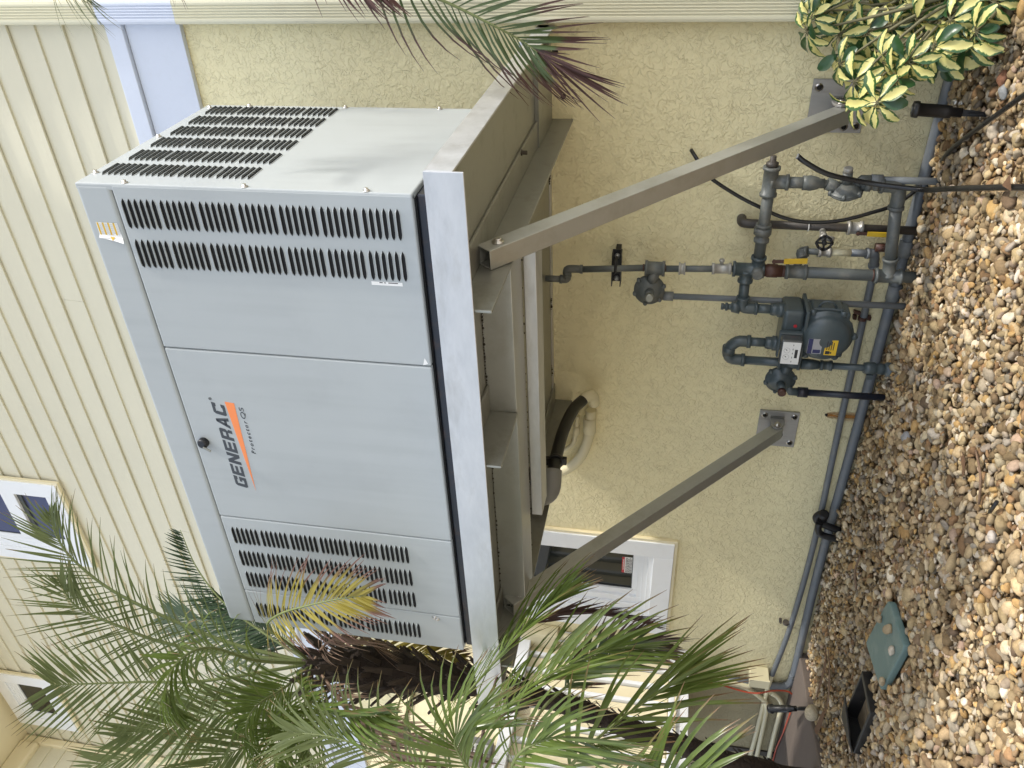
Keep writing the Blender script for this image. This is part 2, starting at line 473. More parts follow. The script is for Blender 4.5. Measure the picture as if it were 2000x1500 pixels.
# ------------------------------------------------------------------ mesh building
class MB:
    def __init__(s):
        s.v = []; s.f = []; s.m = []; s.sm = []; s.u = {}
    def add(s, vs, fs, mi=0, smooth=False):
        k = len(s.v)
        s.v += [tuple(map(float, q)) for q in vs]
        for f in fs:
            s.f.append(tuple(i + k for i in f)); s.m.append(mi); s.sm.append(smooth)
        return s
    def box(s, x0, x1, y0, y1, z0, z1, mi=0):
        vs = [(x, y, z) for x in (x0, x1) for y in (y0, y1) for z in (z0, z1)]
        return s.add(vs, [(0, 1, 3, 2), (4, 6, 7, 5), (0, 4, 5, 1), (2, 3, 7, 6), (0, 2, 6, 4), (1, 5, 7, 3)], mi)
    def obox(s, c, ax, ay, az, mi=0):
        """box from centre and three half-axis vectors"""
        c, ax, ay, az = map(Vector, (c, ax, ay, az))
        vs = [c + i * ax + j * ay + k * az for i in (-1, 1) for j in (-1, 1) for k in (-1, 1)]
        return s.add(vs, [(0, 1, 3, 2), (4, 6, 7, 5), (0, 4, 5, 1), (2, 3, 7, 6), (0, 2, 6, 4), (1, 5, 7, 3)], mi)
    def prism(s, poly, d, mi=0):
        """closed polygon of 3-D points pushed along vector d"""
        n = len(poly); d = Vector(d)
        vs = [Vector(q) for q in poly] + [Vector(q) + d for q in poly]
        fs = [tuple(range(n))[::-1], tuple(range(n, 2 * n))] + [(i, (i + 1) % n, n + (i + 1) % n, n + i) for i in range(n)]
        return s.add(vs, fs, mi)
    def tube(s, pts, r, n=12, mi=0, cap=True, smooth=True):
        pts = [Vector(q) for q in pts]
        rs = r if isinstance(r, (list, tuple)) else [r] * len(pts)
        ts = []
        for i in range(len(pts)):
            a = pts[max(0, i - 1)]; b = pts[min(len(pts) - 1, i + 1)]
            ts.append((b - a).normalized())
        up = Vector((0, 0, 1)) if abs(ts[0].z) < 0.9 else Vector((1, 0, 0))
        vs = []
        nrm = (up - ts[0] * up.dot(ts[0])).normalized()
        for i, q in enumerate(pts):
            nrm = (nrm - ts[i] * nrm.dot(ts[i])).normalized()
            bi = ts[i].cross(nrm)
            for k in range(n):
                a = 2 * math.pi * k / n
                vs.append(q + (nrm * math.cos(a) + bi * math.sin(a)) * rs[i])
        fs = []
        for i in range(len(pts) - 1):
            for k in range(n):
                fs.append((i * n + k, i * n + (k + 1) % n, (i + 1) * n + (k + 1) % n, (i + 1) * n + k))
        s.add(vs, fs, mi, smooth)
        if cap:
            k0 = len(s.v) - len(vs)
            s.f.append(tuple(k0 + k for k in range(n))[::-1]); s.m.append(mi); s.sm.append(False)
            s.f.append(tuple(k0 + (len(pts) - 1) * n + k for k in range(n))); s.m.append(mi); s.sm.append(False)
        return s
    def lathe(s, p0, axis, prof, n=20, mi=0):
        """profile [(distance along axis, radius)]"""
        p0 = Vector(p0); ax = Vector(axis).normalized()
        up = Vector((0, 0, 1)) if abs(ax.z) < 0.9 else Vector((1, 0, 0))
        e1 = (up - ax * up.dot(ax)).normalized(); e2 = ax.cross(e1)
        vs = []
        for (t, r) in prof:
            for k in range(n):
                a = 2 * math.pi * k / n
                vs.append(p0 + ax * t + (e1 * math.cos(a) + e2 * math.sin(a)) * r)
        fs = []
        for i in range(len(prof) - 1):
            for k in range(n):
                fs.append((i * n + k, i * n + (k + 1) % n, (i + 1) * n + (k + 1) % n, (i + 1) * n + k))
        fs.append(tuple(range(n))[::-1]); fs.append(tuple((len(prof) - 1) * n + k for k in range(n)))
        k0 = len(s.f)
        s.add(vs, fs, mi, False)
        for i in range(k0, len(s.f) - 2):
            s.sm[i] = True
        return s

WPOS = {}
def obj(name, mb, mats, parent=None, label=None, cat=None, group=None, kind=None, bevel=0, segs=2):
    if not isinstance(mats, (list, tuple)):
        mats = [mats]
    co = np.array(mb.v)
    c = Vector(((co.min(0) + co.max(0)) / 2).tolist())
    me = bpy.data.meshes.new(name)
    me.from_pydata([tuple(q) for q in (co - np.array(c))], [], mb.f)
    for m in mats:
        me.materials.append(m if not isinstance(m, str) else MT[m])
    me.polygons.foreach_set('material_index', mb.m)
    me.polygons.foreach_set('use_smooth', mb.sm)
    for k, vals in mb.u.items():
        a = me.attributes.new(k, 'FLOAT', 'POINT')
        a.data.foreach_set('value', vals)
    me.update()
    return link(name, me, c, parent, label, cat, group, kind, bevel, segs)

def link(name, me, c, parent=None, label=None, cat=None, group=None, kind=None, bevel=0, segs=2, rot=None):
    o = bpy.data.objects.new(name, me)
    COL.objects.link(o)
    o.location = c
    if rot is not None:
        o.rotation_euler = rot
    WPOS[o] = Vector(c)
    if parent is not None:
        o.parent = parent
        o.matrix_parent_inverse = Matrix.Translation(-WPOS[parent])
    tag(o, label, cat, group, kind)
    if bevel:
        md = o.modifiers.new('bevel', 'BEVEL')
        md.width = bevel; md.segments = segs; md.limit_method = 'ANGLE'
        md.angle_limit = math.radians(40)
    return o

def tag(o, label=None, cat=None, group=None, kind=None):
    if label: o['label'] = label
    if cat: o['category'] = cat
    if group: o['group'] = group
    if kind: o['kind'] = kind

def thing(name, loc, label, cat, group=None):
    o = bpy.data.objects.new(name, None)
    COL.objects.link(o)
    o.location = loc
    o.empty_display_size = 0.1
    WPOS[o] = Vector(loc)
    tag(o, label, cat, group)
    return o

def spline(pts, n):
    """Catmull-Rom through the points"""
    P = [Vector(q) for q in pts]
    P = [P[0] * 2 - P[1]] + P + [P[-1] * 2 - P[-2]]
    out = []
    segs = len(P) - 3
    for i in range(n):
        t = i / (n - 1) * segs
        k = min(int(t), segs - 1); f = t - k
        a, b, c, d = P[k:k + 4]
        out.append(0.5 * ((2 * b) + (c - a) * f + (2 * a - 5 * b + 4 * c - d) * f * f + (3 * b - a - 3 * c + d) * f ** 3))
    return out

# ================================================================== GROUND
g = MB()
nx, ny = 40, 40
g.add([(-200, -200, -0.03), (200, -200, -0.03), (200, 200, -0.03), (-200, 200, -0.03)], [(0, 1, 2, 3)])
obj('ground', g, 'soil', kind='structure')
g = MB(); g.box(-30, 30, -40, -3.05, -0.06, -0.012)  # added out of view to bounce light onto the lower wall
obj('added_bounce_slab', g, 'bounce_paving', kind='structure')
g = MB(); g.box(1.4, 30, -3.049, 8, -0.06, -0.012)  # second unseen bounce surface, beyond the right end of the gravel
obj('added_bounce_slab', g, 'bounce_paving', kind='structure')
s = MB()
s.prism([(-3.56, -0.20, -0.1), (-3.545, -0.33, -0.1), (-3.44, -0.90, -0.1), (-3.40, -1.6, -0.1), (-8, -1.6, -0.1), (-8, -0.002, -0.1), (-3.60, -0.002, -0.1)], (0, 0, 0.135))
obj('concrete_slab', s, 'concrete', kind='structure', bevel=0.008)

# ================================================================== HOUSE
house = thing('house', (-2.5, 0.2, 0), 'cream yellow house wall with stucco below and lap siding above', 'house')
XL, XR = -8.0, 1.3
w = MB()
# stucco storey, left open for the ground-floor window
wx0, wx1, wz0, wz1 = -3.425, -2.875, 0.995, 2.05
w.box(XL, wx0, 0, 0.2, -0.15, 3.40)
w.box(wx1, XR, 0, 0.2, -0.15, 3.40)
w.box(wx0, wx1, 0, 0.2, -0.15, wz0)
w.box(wx0, wx1, 0, 0.2, wz1, 3.40)
obj('stucco_wall', w, 'stucco', house)
w = MB(); w.box(XL, XR, 0.001, 0.2, 3.40, 6.95)
obj('sheathing', w, 'siding', house)
w = MB(); w.box(XL, XR, 0.19, 5.0, -0.15, 6.9)
obj('house_core', w, 'stucco_dirt_shade', house)
# trim band between the storeys
w = MB(); w.box(XL, XR, -0.030, 0, 3.269, 3.543)
obj('trim_board', w, 'trim', house, bevel=0.003)
w = MB(); w.box(XL, XR, -0.052, 0, 3.5455, 3.632)
obj('drip_cap', w, 'trim', house, bevel=0.004)
# lap siding, board by board
zb = 3.634
k = 0
while zb < 6.75:
    z1 = zb + 0.149 if k else 3.716
    cuts = [XL, XR]
    if k % 3 == 1: cuts = [XL, -4.6 + 0.37 * (k % 5), XR]
    if k % 3 == 2: cuts = [XL, -0.9 - 0.41 * (k % 4), XR]
    for a, b_ in zip(cuts[:-1], cuts[1:]):
        w = MB()
        j = rng.uniform(-0.0015, 0.0015)
        lip = -0.030 + j
        w.prism([(a + 0.001, lip, zb), (a + 0.001, lip + 0.012, zb - 0.001), (a + 0.001, -0.001, z1 + 0.004), (a + 0.001, -0.016 + j, z1 + 0.004)], (b_ - a - 0.002, 0, 0))
        obj('siding_board', w, 'siding', house)
    zb = z1
    k += 1

def window(x0, x1, z0, z1, px0, px1, pz0, pz1, yw, depth, glass, name_label, cw=0.12, rail=None, sill=True):
    """casing around (x0..x1, z0..z1) on a wall at yw; glass pane set back by depth"""
    c = MB()
    f = yw - 0.032
    c.box(x0, x0 + cw, f, yw, z0, z1); c.box(x1 - cw, x1, f, yw, z0, z1)
    c.box(x0 + cw, x1 - cw, f, yw, z0, z0 + cw); c.box(x0 + cw, x1 - cw, f, yw, z1 - cw, z1)
    win = obj('window', c, 'white', house, label=name_label, bevel=0.003)
    # cream flashing bead round the casing
    b = MB()
    b.box(x0 - 0.018, x0, yw - 0.022, yw, z0 - 0.018, z1 + 0.018); b.box(x1, x1 + 0.018, yw - 0.022, yw, z0 - 0.018, z1 + 0.018)
    b.box(x0, x1, yw - 0.022, yw, z0 - 0.018, z0); b.box(x0, x1, yw - 0.022, yw, z1, z1 + 0.018)
    obj('bead', b, 'cream', win)
    # stepped frame between casing and pane
    ix0, ix1, iz0, iz1 = x0 + cw, x1 - cw, z0 + cw, z1 - cw
    n = 4
    fr = MB()
    for i in range(n):
        t0, t1 = i / n, (i + 1) / n
        a0, a1 = ix0 + (px0 - ix0) * t0, ix0 + (px0 - ix0) * t1
        b0, b1 = ix1 + (px1 - ix1) * t0, ix1 + (px1 - ix1) * t1
        c0, c1 = iz0 + (pz0 - iz0) * t0, iz0 + (pz0 - iz0) * t1
        d0, d1 = iz1 + (pz1 - iz1) * t0, iz1 + (pz1 - iz1) * t1
        yy = yw - 0.02 + (depth + 0.012) * (i + 0.4) / n
        yb = yw + depth + 0.03
        fr.box(a0, a1, yy, yb, c0, d0); fr.box(b1, b0, yy, yb, c0, d0)
        fr.box(a1, b1, yy, yb, c0, c1); fr.box(a1, b1, yy, yb, d1, d0)
    obj('frame', fr, 'white', win, bevel=0.002, segs=1)
    p = MB(); p.box(px0, px1, yw + depth, yw + depth + 0.006, pz0, pz1)
    obj('pane', p, glass, win)
    if rail:
        r = MB(); r.box(px0, px1, yw + depth - 0.03, yw + depth, rail[0], rail[1])
        obj('meeting_rail', r, 'white', win, bevel=0.003)
        r = MB(); r.box(px0, px1, yw + depth - 0.012, yw + depth - 0.001, rail[0] - 0.035, rail[0] - 0.0005)
        obj('weatherstrip', r, 'screen', win)
    gs = MB()
    gs.box(px0, px0 + 0.006, yw + depth - 0.004, yw + depth - 0.0005, pz0, pz1); gs.box(px0 + 0.006, px1, yw + depth - 0.004, yw + depth - 0.0005, pz0, pz0 + 0.006)
    obj('gasket', gs, 'screen', win)
    return win

wl = window(-3.565, -2.74, 0.877, 2.17, -3.236, -2.905, 1.117, 1.95, 0.0, 0.045, 'glass_low', 'ground floor window with dark glass and a red and white warning sticker')
# warning sticker inside the lower corner of the pane
st = MB(); st.box(-3.10, -2.962, 0.0425, 0.0445, 1.122, 1.186)
obj('warning_sticker', st, 'label_white', wl)
st = MB(); st.box(-3.10, -2.962, 0.0415, 0.0424, 1.170, 1.186)
obj('sticker_header', st, 'ink_red', wl)
st = MB()
for r_ in range(5):
    x = -3.096
    zz = 1.160 - r_ * 0.0078
    while x < -2.975:
        l = rng.uniform(0.008, 0.022)
        st.box(x, min(x + l, -2.968), 0.0418, 0.0424, zz - 0.0022, zz + 0.0022)
        x += l + 0.004
obj('sticker_print', st, 'ink', wl)

def flat_text(name, body, x, z, size, mats, parent, y, shear=0.0, offset=0.0, width=None, spacing=1.0):
    """printed words: outlines of the built-in font lying on a surface that faces -Y"""
    cu = bpy.data.curves.new(name, 'FONT')
    cu.body = body; cu.size = size; cu.shear = shear; cu.offset = offset; cu.space_character = spacing
    cu.extrude = 0.0004
    t = bpy.data.objects.new(name + '_outline', cu)
    COL.objects.link(t)
    bpy.context.view_layer.update()
    me = bpy.data.meshes.new_from_object(t.evaluated_get(bpy.context.evaluated_depsgraph_get()))
    bpy.data.objects.remove(t, do_unlink=True)
    bpy.data.curves.remove(cu)
    n = len(me.vertices)
    co = np.empty(n * 3); me.vertices.foreach_get('co', co); co = co.reshape(-1, 3)
    sx = 1.0 if width is None else width / (co[:, 0].max() - co[:, 0].min())
    x0 = co[:, 0].min()
    new = np.stack([(co[:, 0] - x0) * sx + x, y - co[:, 2], co[:, 1] + z], 1)
    c = (new.min(0) + new.max(0)) / 2
    me.vertices.foreach_set('co', (new - c).ravel())
    me.materials.clear(); me.materials.append(MT[mats])
    me.update()
    me.name = name
    return link(name, me, c, parent)

flat_text('sticker_word', 'WARNING', -3.075, 1.1735, 0.011, 'label_white', wl, 0.0405, offset=0.0002, width=0.095)

window(-3.580, -2.777, 5.068, 6.35, -3.335, -2.895, 5.20, 6.25, -0.036, 0.0, 'glass_up', 'upper floor window over the generator with sky blue painted into its glass', rail=(5.445, 5.56))
window(-5.951, -5.182, 6.10, 6.72, -5.745, -5.312, 6.212, 6.505, -0.036, 0.0, 'glass_low', 'small upper floor window tucked under the eave')

# eave and the wing that turns out at the far end
e = MB(); e.box(-10, XR, -0.62, 0.2, 6.79, 6.83)
obj('soffit', e, 'cream', house)
e = MB(); e.box(-10, XR, -0.66, -0.62, 6.70, 6.98)
obj('fascia', e, 'cream', house, bevel=0.006)
e = MB(); e.box(-6.50, -6.26, -0.60, 0, 3.64, 6.789)
obj('wing_wall', e, 'siding', house)
for i in range(21):
    z0 = 3.64 + i * 0.149
    w = MB()
    w.prism([(-6.235, -0.599, z0), (-6.246, -0.599, z0 - 0.001), (-6.259, -0.599, z0 + 0.153), (-6.247, -0.599, z0 + 0.153)], (0, 0.598 - 0.032, 0))
    obj('siding_board', w, 'siding', house)
e = MB(); e.box(-6.262, -6.205, -0.10, -0.031, 3.64, 6.788)
obj('corner_board', e, 'cream', house, bevel=0.012)
e = MB(); e.box(-6.262, -6.18, -0.62, -0.1005, 6.60, 6.788)
obj('frieze_board', e, 'cream', house, bevel=0.02)
# small things on the stucco
h = MB(); h.lathe((-0.1384, 0.0000, 1.5439), (0, -1, 0), [(0.0, 0.012), (0.003, 0.011)], 10)
obj('anchor_hole', h, 'hole', house)
h = MB(); h.lathe((0.0467, 0.0000, 1.5780), (0, -1, 0), [(0.0, 0.014), (0.006, 0.012)], 10)
obj('anchor_hole', h, 'hole', house)
h = MB()
A = (-1.7202, 0.0000, 0.1857); Bp = (-1.7201, 0.0000, -0.0084)
pts = []
for i in range(9):
    t = i / 8
    wv = 0.012 + 0.035 * min(1, t * 2.2) * (0.8 + 0.2 * math.sin(i * 2.1))
    pts.append((A[0] + (Bp[0] - A[0]) * t, A[2] + (Bp[2] - A[2]) * t, wv))
h.add([(x - q, -0.0015, z) for x, z, q in pts] + [(x + q, -0.0015, z) for x, z, q in pts], [(i, i + 9, i + 10, i + 1) for i in range(8)])
obj('rust_stain', h, 'rust', house)
h = MB(); h.lathe((A[0], 0, A[2]), (0, -1, 0), [(0, 0.008), (0.004, 0.007)], 8)
obj('anchor_hole', h, 'hole', house)

# downspout with its ribs; the stretch beside the trim band is painted like the band
ds = thing('downspout', (0.23, -0.05, 0.2), 'cream ribbed rectangular downspout running up the wall edge with a pale blue stretch', 'downspout')
def downspout_piece(z0, z1, m, nm):
    q = MB()
    x0, x1, yf, yb = 0.172, 0.275, -0.078, -0.004
    prof = [(x1, yb), (x1, yf + 0.012), (x1 - 0.004, yf + 0.003), (x1 - 0.014, yf)]
    nr = 5
    for i in range(nr):
        a = x1 - 0.022 - i * (x1 - x0 - 0.044) / nr
        wd = (x1 - x0 - 0.044) / nr
        prof += [(a, yf), (a - wd * 0.2, yf + 0.005), (a - wd * 0.55, yf + 0.005), (a - wd * 0.8, yf)]
    prof += [(x0 + 0.014, yf), (x0 + 0.004, yf + 0.003), (x0, yf + 0.012), (x0, yb)]
    q.prism([(x, y, z0) for x, y in prof], (0, 0, z1 - z0))
    return obj(nm, q, m, ds)
downspout_piece(0.05, 3.255, 'gutter', 'pipe_length')
downspout_piece(3.2555, 3.64, 'trim', 'painted_length')
downspout_piece(3.6405, 6.75, 'gutter', 'pipe_length')

# ================================================================== boarded enclosure beyond the stucco corner
en = thing('storage_enclosure', (-3.95, -0.9, 0.7), 'cream boarded enclosure with white sill standing out from the wall behind the palm', 'enclosure')
q = MB(); q.box(-4.6, -3.72, -3.2, -0.002, 0.712, 0.785)
obj('sill', q, 'white', en, bevel=0.004)
q = MB(); q.box(-3.735, -3.69, -3.2, -0.0025, 0.800, 0.835)
obj('bottom_rail', q, 'white', en, bevel=0.004)
q = MB(); q.box(-4.6, -3.785, -3.18, -0.003, 0.786, 2.45)
obj('panel', q, 'cream', en)
y = -0.06
i = 0
while y > -3.1:
    q = MB(); q.box(-3.784, -3.765 + rng.uniform(-0.002, 0.002), y - 0.088, y, 0.836, 1.760)
    obj('board', q, 'cream', en, bevel=0.004, segs=1)
    q = MB(); q.box(-3.784, -3.742, y - 0.120, y - 0.094, 0.836, 1.760)
    obj('batten', q, 'white', en, bevel=0.003, segs=1)
    y -= 0.126
    i += 1
q = MB(); q.box(-3.784, -3.70, -3.18, -0.06, 1.762, 1.84)
obj('middle_rail', q, 'white', en, bevel=0.004)
q = MB(); q.box(-3.784, -3.69, -0.058, -0.004, 0.836, 1.84)
obj('corner_post', q, 'white', en, bevel=0.004)
y = -0.02
while y > -3.1:
    q = MB()
    q.prism([(-3.784, y, 1.842), (-3.752, y, 1.842), (-3.770, y - 0.118, 1.842), (-3.784, y - 0.118, 1.842)], (0, 0, 0.60))
    obj('upper_board', q, 'cream', en)
    y -= 0.12
q = MB(); q.box(-4.6, -3.73, -3.2, -0.0035, 2.452, 2.56)
obj('cap_board', q, 'cream', en, bevel=0.005)
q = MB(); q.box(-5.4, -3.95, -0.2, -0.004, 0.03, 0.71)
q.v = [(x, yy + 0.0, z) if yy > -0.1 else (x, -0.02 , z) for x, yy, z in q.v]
obj('base_panel', q, 'stucco_dirt_shade', en, label='weathered base below the white sill, shade painted into its colour')  # colour darkened for dirt and for the shade under the sill
q = MB(); q.box(-4.75, -4.70, -0.033, -0.0205, 0.03, 0.71)
obj('base_joint', q, 'dark_pipe', en)

ub = thing('utility_box', (-3.72, -0.95, 1.9), 'small grey box with a white label on the boarded enclosure behind the palm', 'utility box')
q = MB(); q.box(-3.751, -3.69, -1.02, -0.86, 1.86, 2.02)
obj('box', q, 'grey_fit', ub, bevel=0.006)
q = MB(); q.box(-3.6898, -3.6886, -0.985, -0.905, 1.885, 1.985)
bl = obj('label_plate', q, 'label_white', ub)
q = MB()
for r_ in range(4):
    q.box(-3.6884, -3.6879, -0.975, -0.925 + 0.012 * (r_ % 2), 1.965 - r_ * 0.021, 1.974 - r_ * 0.021)
obj('label_print', q, 'ink', bl)

db = thing('disconnect_box', (-3.72, -0.05, 1.6), 'cream electrical box on the wall beyond the lower window with a pipe below it', 'electrical box')
q = MB(); q.box(-3.80, -3.645, -0.10, -0.002, 1.585, 1.83)
obj('box', q, 'pvc_cream', db, bevel=0.006)
q = MB(); q.box(-3.79, -3.655, -0.106, -0.1005, 1.60, 1.82)
obj('cover', q, 'pvc_cream', db, bevel=0.002)
q = MB(); q.tube([(-3.69, -0.05, 1.584), (-3.69, -0.05, 1.2), (-3.69, -0.05, 0.84)], 0.024)
obj('pipe', q, 'pvc_cream', db)
q = MB(); q.tube(spline([(-3.755, -0.05, 1.584), (-3.757, -0.05, 1.53), (-3.80, -0.05, 1.49), (-3.86, -0.05, 1.47)], 9), 0.02)
obj('elbow', q, 'pvc_cream', db)

# ================================================================== GENERATOR
G = -1.506
gen = thing('generator', (-1.0, -1.09, 1.655), 'large grey louvered standby generator cabinet up on a metal shelf', 'generator')
q = MB(); q.box(-1.995, -0.012, -1.478, -0.70, 1.654, 1.760)
skid = obj('base_skid', q, 'skid', gen, bevel=0.006)
for (px, py) in ((835.6,474),(838,598),(853,640),(857,675),(887,1073),(893,1129),(898,1185)):
    pass
for x in (-0.16, -0.35, -0.42, -0.50, -1.36, -1.52, -1.66, -1.80):
    q = MB(); q.lathe((x, -1.478, 1.70 + rng.uniform(-0.01, 0.012)), (0, -1, 0), [(0, 0.008), (0.004, 0.007)], 8)
    obj('bolt', q, 'brown_valve', skid)
q = MB(); q.box(-1.985, -0.02, -1.480, -0.69, 1.7605, 2.70)
obj('inner_case', q, 'slot', gen)
# lid (top band wraps over the roof)
q = MB(); q.box(-2.0, -0.0025, G, -0.676, 2.7125, 2.8305)
lid = obj('top_cover', q, 'gen', gen, bevel=0.012, segs=3)

def panel(name, x0, x1, z0=1.7635, z1=2.7065, label=None):
    q = MB(); q.box(x0, x1, G, G + 0.022, z0, z1)
    return obj(name, q, 'gen', gen, label=label, bevel=0.005, segs=2)
pr = panel('louvered_panel', -0.5755, -0.004)
dr = panel('door', -1.3570, -0.5795)
pl = panel('louvered_panel', -1.7885, -1.3610)
pe = panel('louvered_panel', -1.9990, -1.7915)
q = MB(); q.box(-0.022, 0.0, G + 0.001, -0.676, 1.7635, 2.829)
sp = obj('side_panel', q, 'gen', gen, label='bright sunlit end panel of the cabinet with six columns of louvers', bevel=0.005)
q = MB(); q.box(-2.0, -0.0225, -0.70, -0.676, 1.7635, 2.7115)
obj('back_panel', q, 'gen', gen)
q = MB(); q.box(-2.0, -1.98, G + 0.023, -0.701, 1.7635, 2.7115)
obj('side_panel', q, 'gen', gen)

def louver_mesh(length, t=0.0064):
    """pressed hood over a pointed-ended dark sheet standing for its shaded opening; lies on a surface facing -Y, centred on the origin"""
    b = MB()
    n = 10
    xs = [(-1 + 2 * i / n) for i in range(n + 1)]
    def h(u):
        d = (1 - abs(u)) * length / 2 / (t * 2.2)
        return min(1.0, max(0.0, d)) ** 0.75
    top = [(u * length / 2, 0.0, t * h(u) + 0.0022 * h(u)) for u in xs]
    lip = [(u * length / 2, -0.0085 * h(u) - 0.0004, t * 0.55 * h(u)) for u in xs]
    lip2 = [(u * length / 2, -0.0075 * h(u) - 0.0003, t * 0.42 * h(u)) for u in xs]
    k = n + 1
    b.add(top + lip + lip2, [(i, i + 1, k + i + 1, k + i) for i in range(n)] + [(k + i, k + i + 1, 2 * k + i + 1, 2 * k + i) for i in range(n)], 0, True)
    a1 = [(u * length / 2, -0.0006, t * h(u) * 0.9) for u in xs]
    a2 = [(u * length / 2, -0.0006, -t * h(u)) for u in xs]
    b.add(a1 + a2, [(i, k + i, k + i + 1, i + 1) for i in range(n)], 1)  # black sheet paints the darkness inside the louver
    # turned-down rim below the dark sheet
    r1 = [(u * length / 2 * 1.0, -0.0006, -t * h(u)) for u in xs]
    r2 = [(u * length / 2 * 1.0, -0.0022 * h(u) - 0.0003, -t * h(u) - 0.0010) for u in xs]
    r3 = [(u * length / 2 * 1.0, -0.0002, -t * h(u) - 0.0026 * h(u)) for u in xs]
    b.add(r1 + r2 + r3, [(i, k + i, k + i + 1, i + 1) for i in range(n)] + [(k + i, 2 * k + i, 2 * k + i + 1, k + i + 1) for i in range(n)], 0, True)
    me = bpy.data.meshes.new('louver')
    me.from_pydata(b.v, [], b.f)
    me.materials.append(MT['gen']); me.materials.append(MT['slot'])
    me.polygons.foreach_set('material_index', b.m)
    me.polygons.foreach_set('use_smooth', b.sm)
    me.update()
    return me

def louvers(par, xc, length, ztop, zbot, groups, per=6, me=None, gap=1.32):
    """a column of horizontal louvers in groups"""
    me = me or louver_mesh(length)
    unit = (ztop - zbot) / (groups * (per - 1) + (groups - 1) * gap)
    z = ztop
    for g_ in range(groups):
        for i in range(per):
            link('louver', me, Vector((xc, G, z)), par)
            z -= unit
        z -= unit * (gap - 1)
LM = louver_mesh(0.100)
louvers(pr, -0.0935, 0.1, 2.681, 1.812, 7, me=LM)
louvers(pr, -0.2265, 0.1, 2.680, 1.812, 7, me=LM)
LS = louver_mesh(0.096)
for (xc, par) in ((-1.459, pl), (-1.588, pl), (-1.714, pl), (-1.905, pe)):
    louvers(par, xc, 0.096, 2.668, 1.948, 6, me=LS)
# end panel: 6 columns; the nearest two columns louver by louver, the rest joined
LE = louver_mesh(0.100, 0.0046)
ez0, ez1, per, groups = 2.770, 2.285, 6, 4
unit = (ez0 - ez1) / (groups * (per - 1) + (groups - 1) * 1.32)
co = np.empty(len(LE.vertices) * 3); LE.vertices.foreach_get('co', co); co = co.reshape(-1, 3)
faces = [tuple(p.vertices) for p in LE.polygons]; fm = [p.material_index for p in LE.polygons]
rest = MB()
ecols = (-1.388, -1.257, -1.128, -1.003, -0.880, -0.757)
nsing = 0
for ci, yc in enumerate(ecols):
    z = ez0 + (0.008 if ci == 0 else 0.0)
    for g_ in range(groups):
        for i in range(per):
            if nsing < 72:
                link('louver', LE, Vector((0.0, yc, z)), sp, rot=(0, 0, math.pi / 2))
                nsing += 1
            else:
                k0 = len(rest.v)
                rest.v += [(-a[1], yc + a[0], z + a[2]) for a in co.tolist()]
                rest.f += [tuple(v + k0 for v in f) for f in faces]; rest.m += fm; rest.sm += [True] * len(faces)
            z -= unit
        z -= unit * 0.32
obj('louvers', rest, [MT['gen'], MT['slot']], sp, kind='stuff')
# screws with washers along the edges
def screw(p, ax, par):
    b = MB(); b.lathe(p, ax, [(0, 0.0105), (0.002, 0.0105), (0.0021, 0.0062), (0.009, 0.0058)], 6)
    obj('screw', b, 'stainless', par)
for y, z in ((-1.418, 2.812), (-1.066, 2.805), (-0.721, 2.795), (-0.690, 2.647), (-0.690, 2.262), (-0.690, 1.90)):
    screw((0.0, y, z), (1, 0, 0), sp)
for z in (2.665, 2.275, 1.90):
    screw((0.0, -1.493, z), (1, 0, 0), sp)
screw((-1.815, G, 1.86), (0, -1, 0), pe)
screw((-1.808, G, 1.87), (0, -1, 0), pe)
# latch
q = MB()
q.lathe((-0.982, G, 2.668), (0, -1, 0), [(0, 0.020), (0.016, 0.020), (0.020, 0.017), (0.021, 0.010)], 18)
la = obj('latch', q, 'rubber', dr)
q = MB(); q.obox((-0.996, G - 0.026, 2.648), (0.004, 0, -0.002), (0, 0.003, 0), (0.008, 0, 0.014))
obj('latch_lever', q, 'alu_dull', dr, bevel=0.002)
# black lettering: slanted block capitals
def letters(word_polys, x0, z0, hgt, width, m, name, par, y):
    b = MB()
    n = len(word_polys)
    for i, polys in enumerate(word_polys):
        for p in polys:
            pts = []
            for (u, v) in p:
                xx = x0 + (i + u * 0.86) * width / n + v * hgt * 0.26
                pts.append((xx, y, z0 + v * hgt))
            b.prism(pts, (0, 0.0006, 0))
    return obj(name, b, m, par)
S_ = 0.22; TH = 0.30
GG = [[(0.12, 1), (1, 1), (1, 1 - S_), (0.12 + .12, 1 - S_), (TH, 1 - S_ - .1), (0, 0.86)], [(0, 0.86), (TH, 0.7), (TH, 0.3), (0, 0.14)],
      [(0, 0.14), (TH, S_ + .08), (TH + .05, S_), (1, S_), (1, 0), (0.12, 0)], [(1 - TH, S_), (1, S_), (1, 0.56), (1 - TH, 0.56)], [(0.52, 0.56), (1 - TH, 0.56), (1 - TH, 0.38), (0.52, 0.38)],
      [(1 - TH, 1 - S_), (1, 1 - S_), (1, 0.70), (1 - TH, 0.70)]]
EE = [[(0, 0), (TH, 0), (TH, 1), (0, 1)], [(TH, 0), (1, 0), (1, S_), (TH, S_)], [(TH, 1 - S_), (1, 1 - S_), (1, 1), (TH, 1)], [(TH, 0.40), (0.92, 0.40), (0.92, 0.61), (TH, 0.61)]]
NN = [[(0, 0), (TH, 0), (TH, 1), (0, 1)], [(1 - TH, 0), (1, 0), (1, 1), (1 - TH, 1)], [(TH, 1), (TH, 0.56), (1 - TH, 0), (1 - TH, 0.44)]]
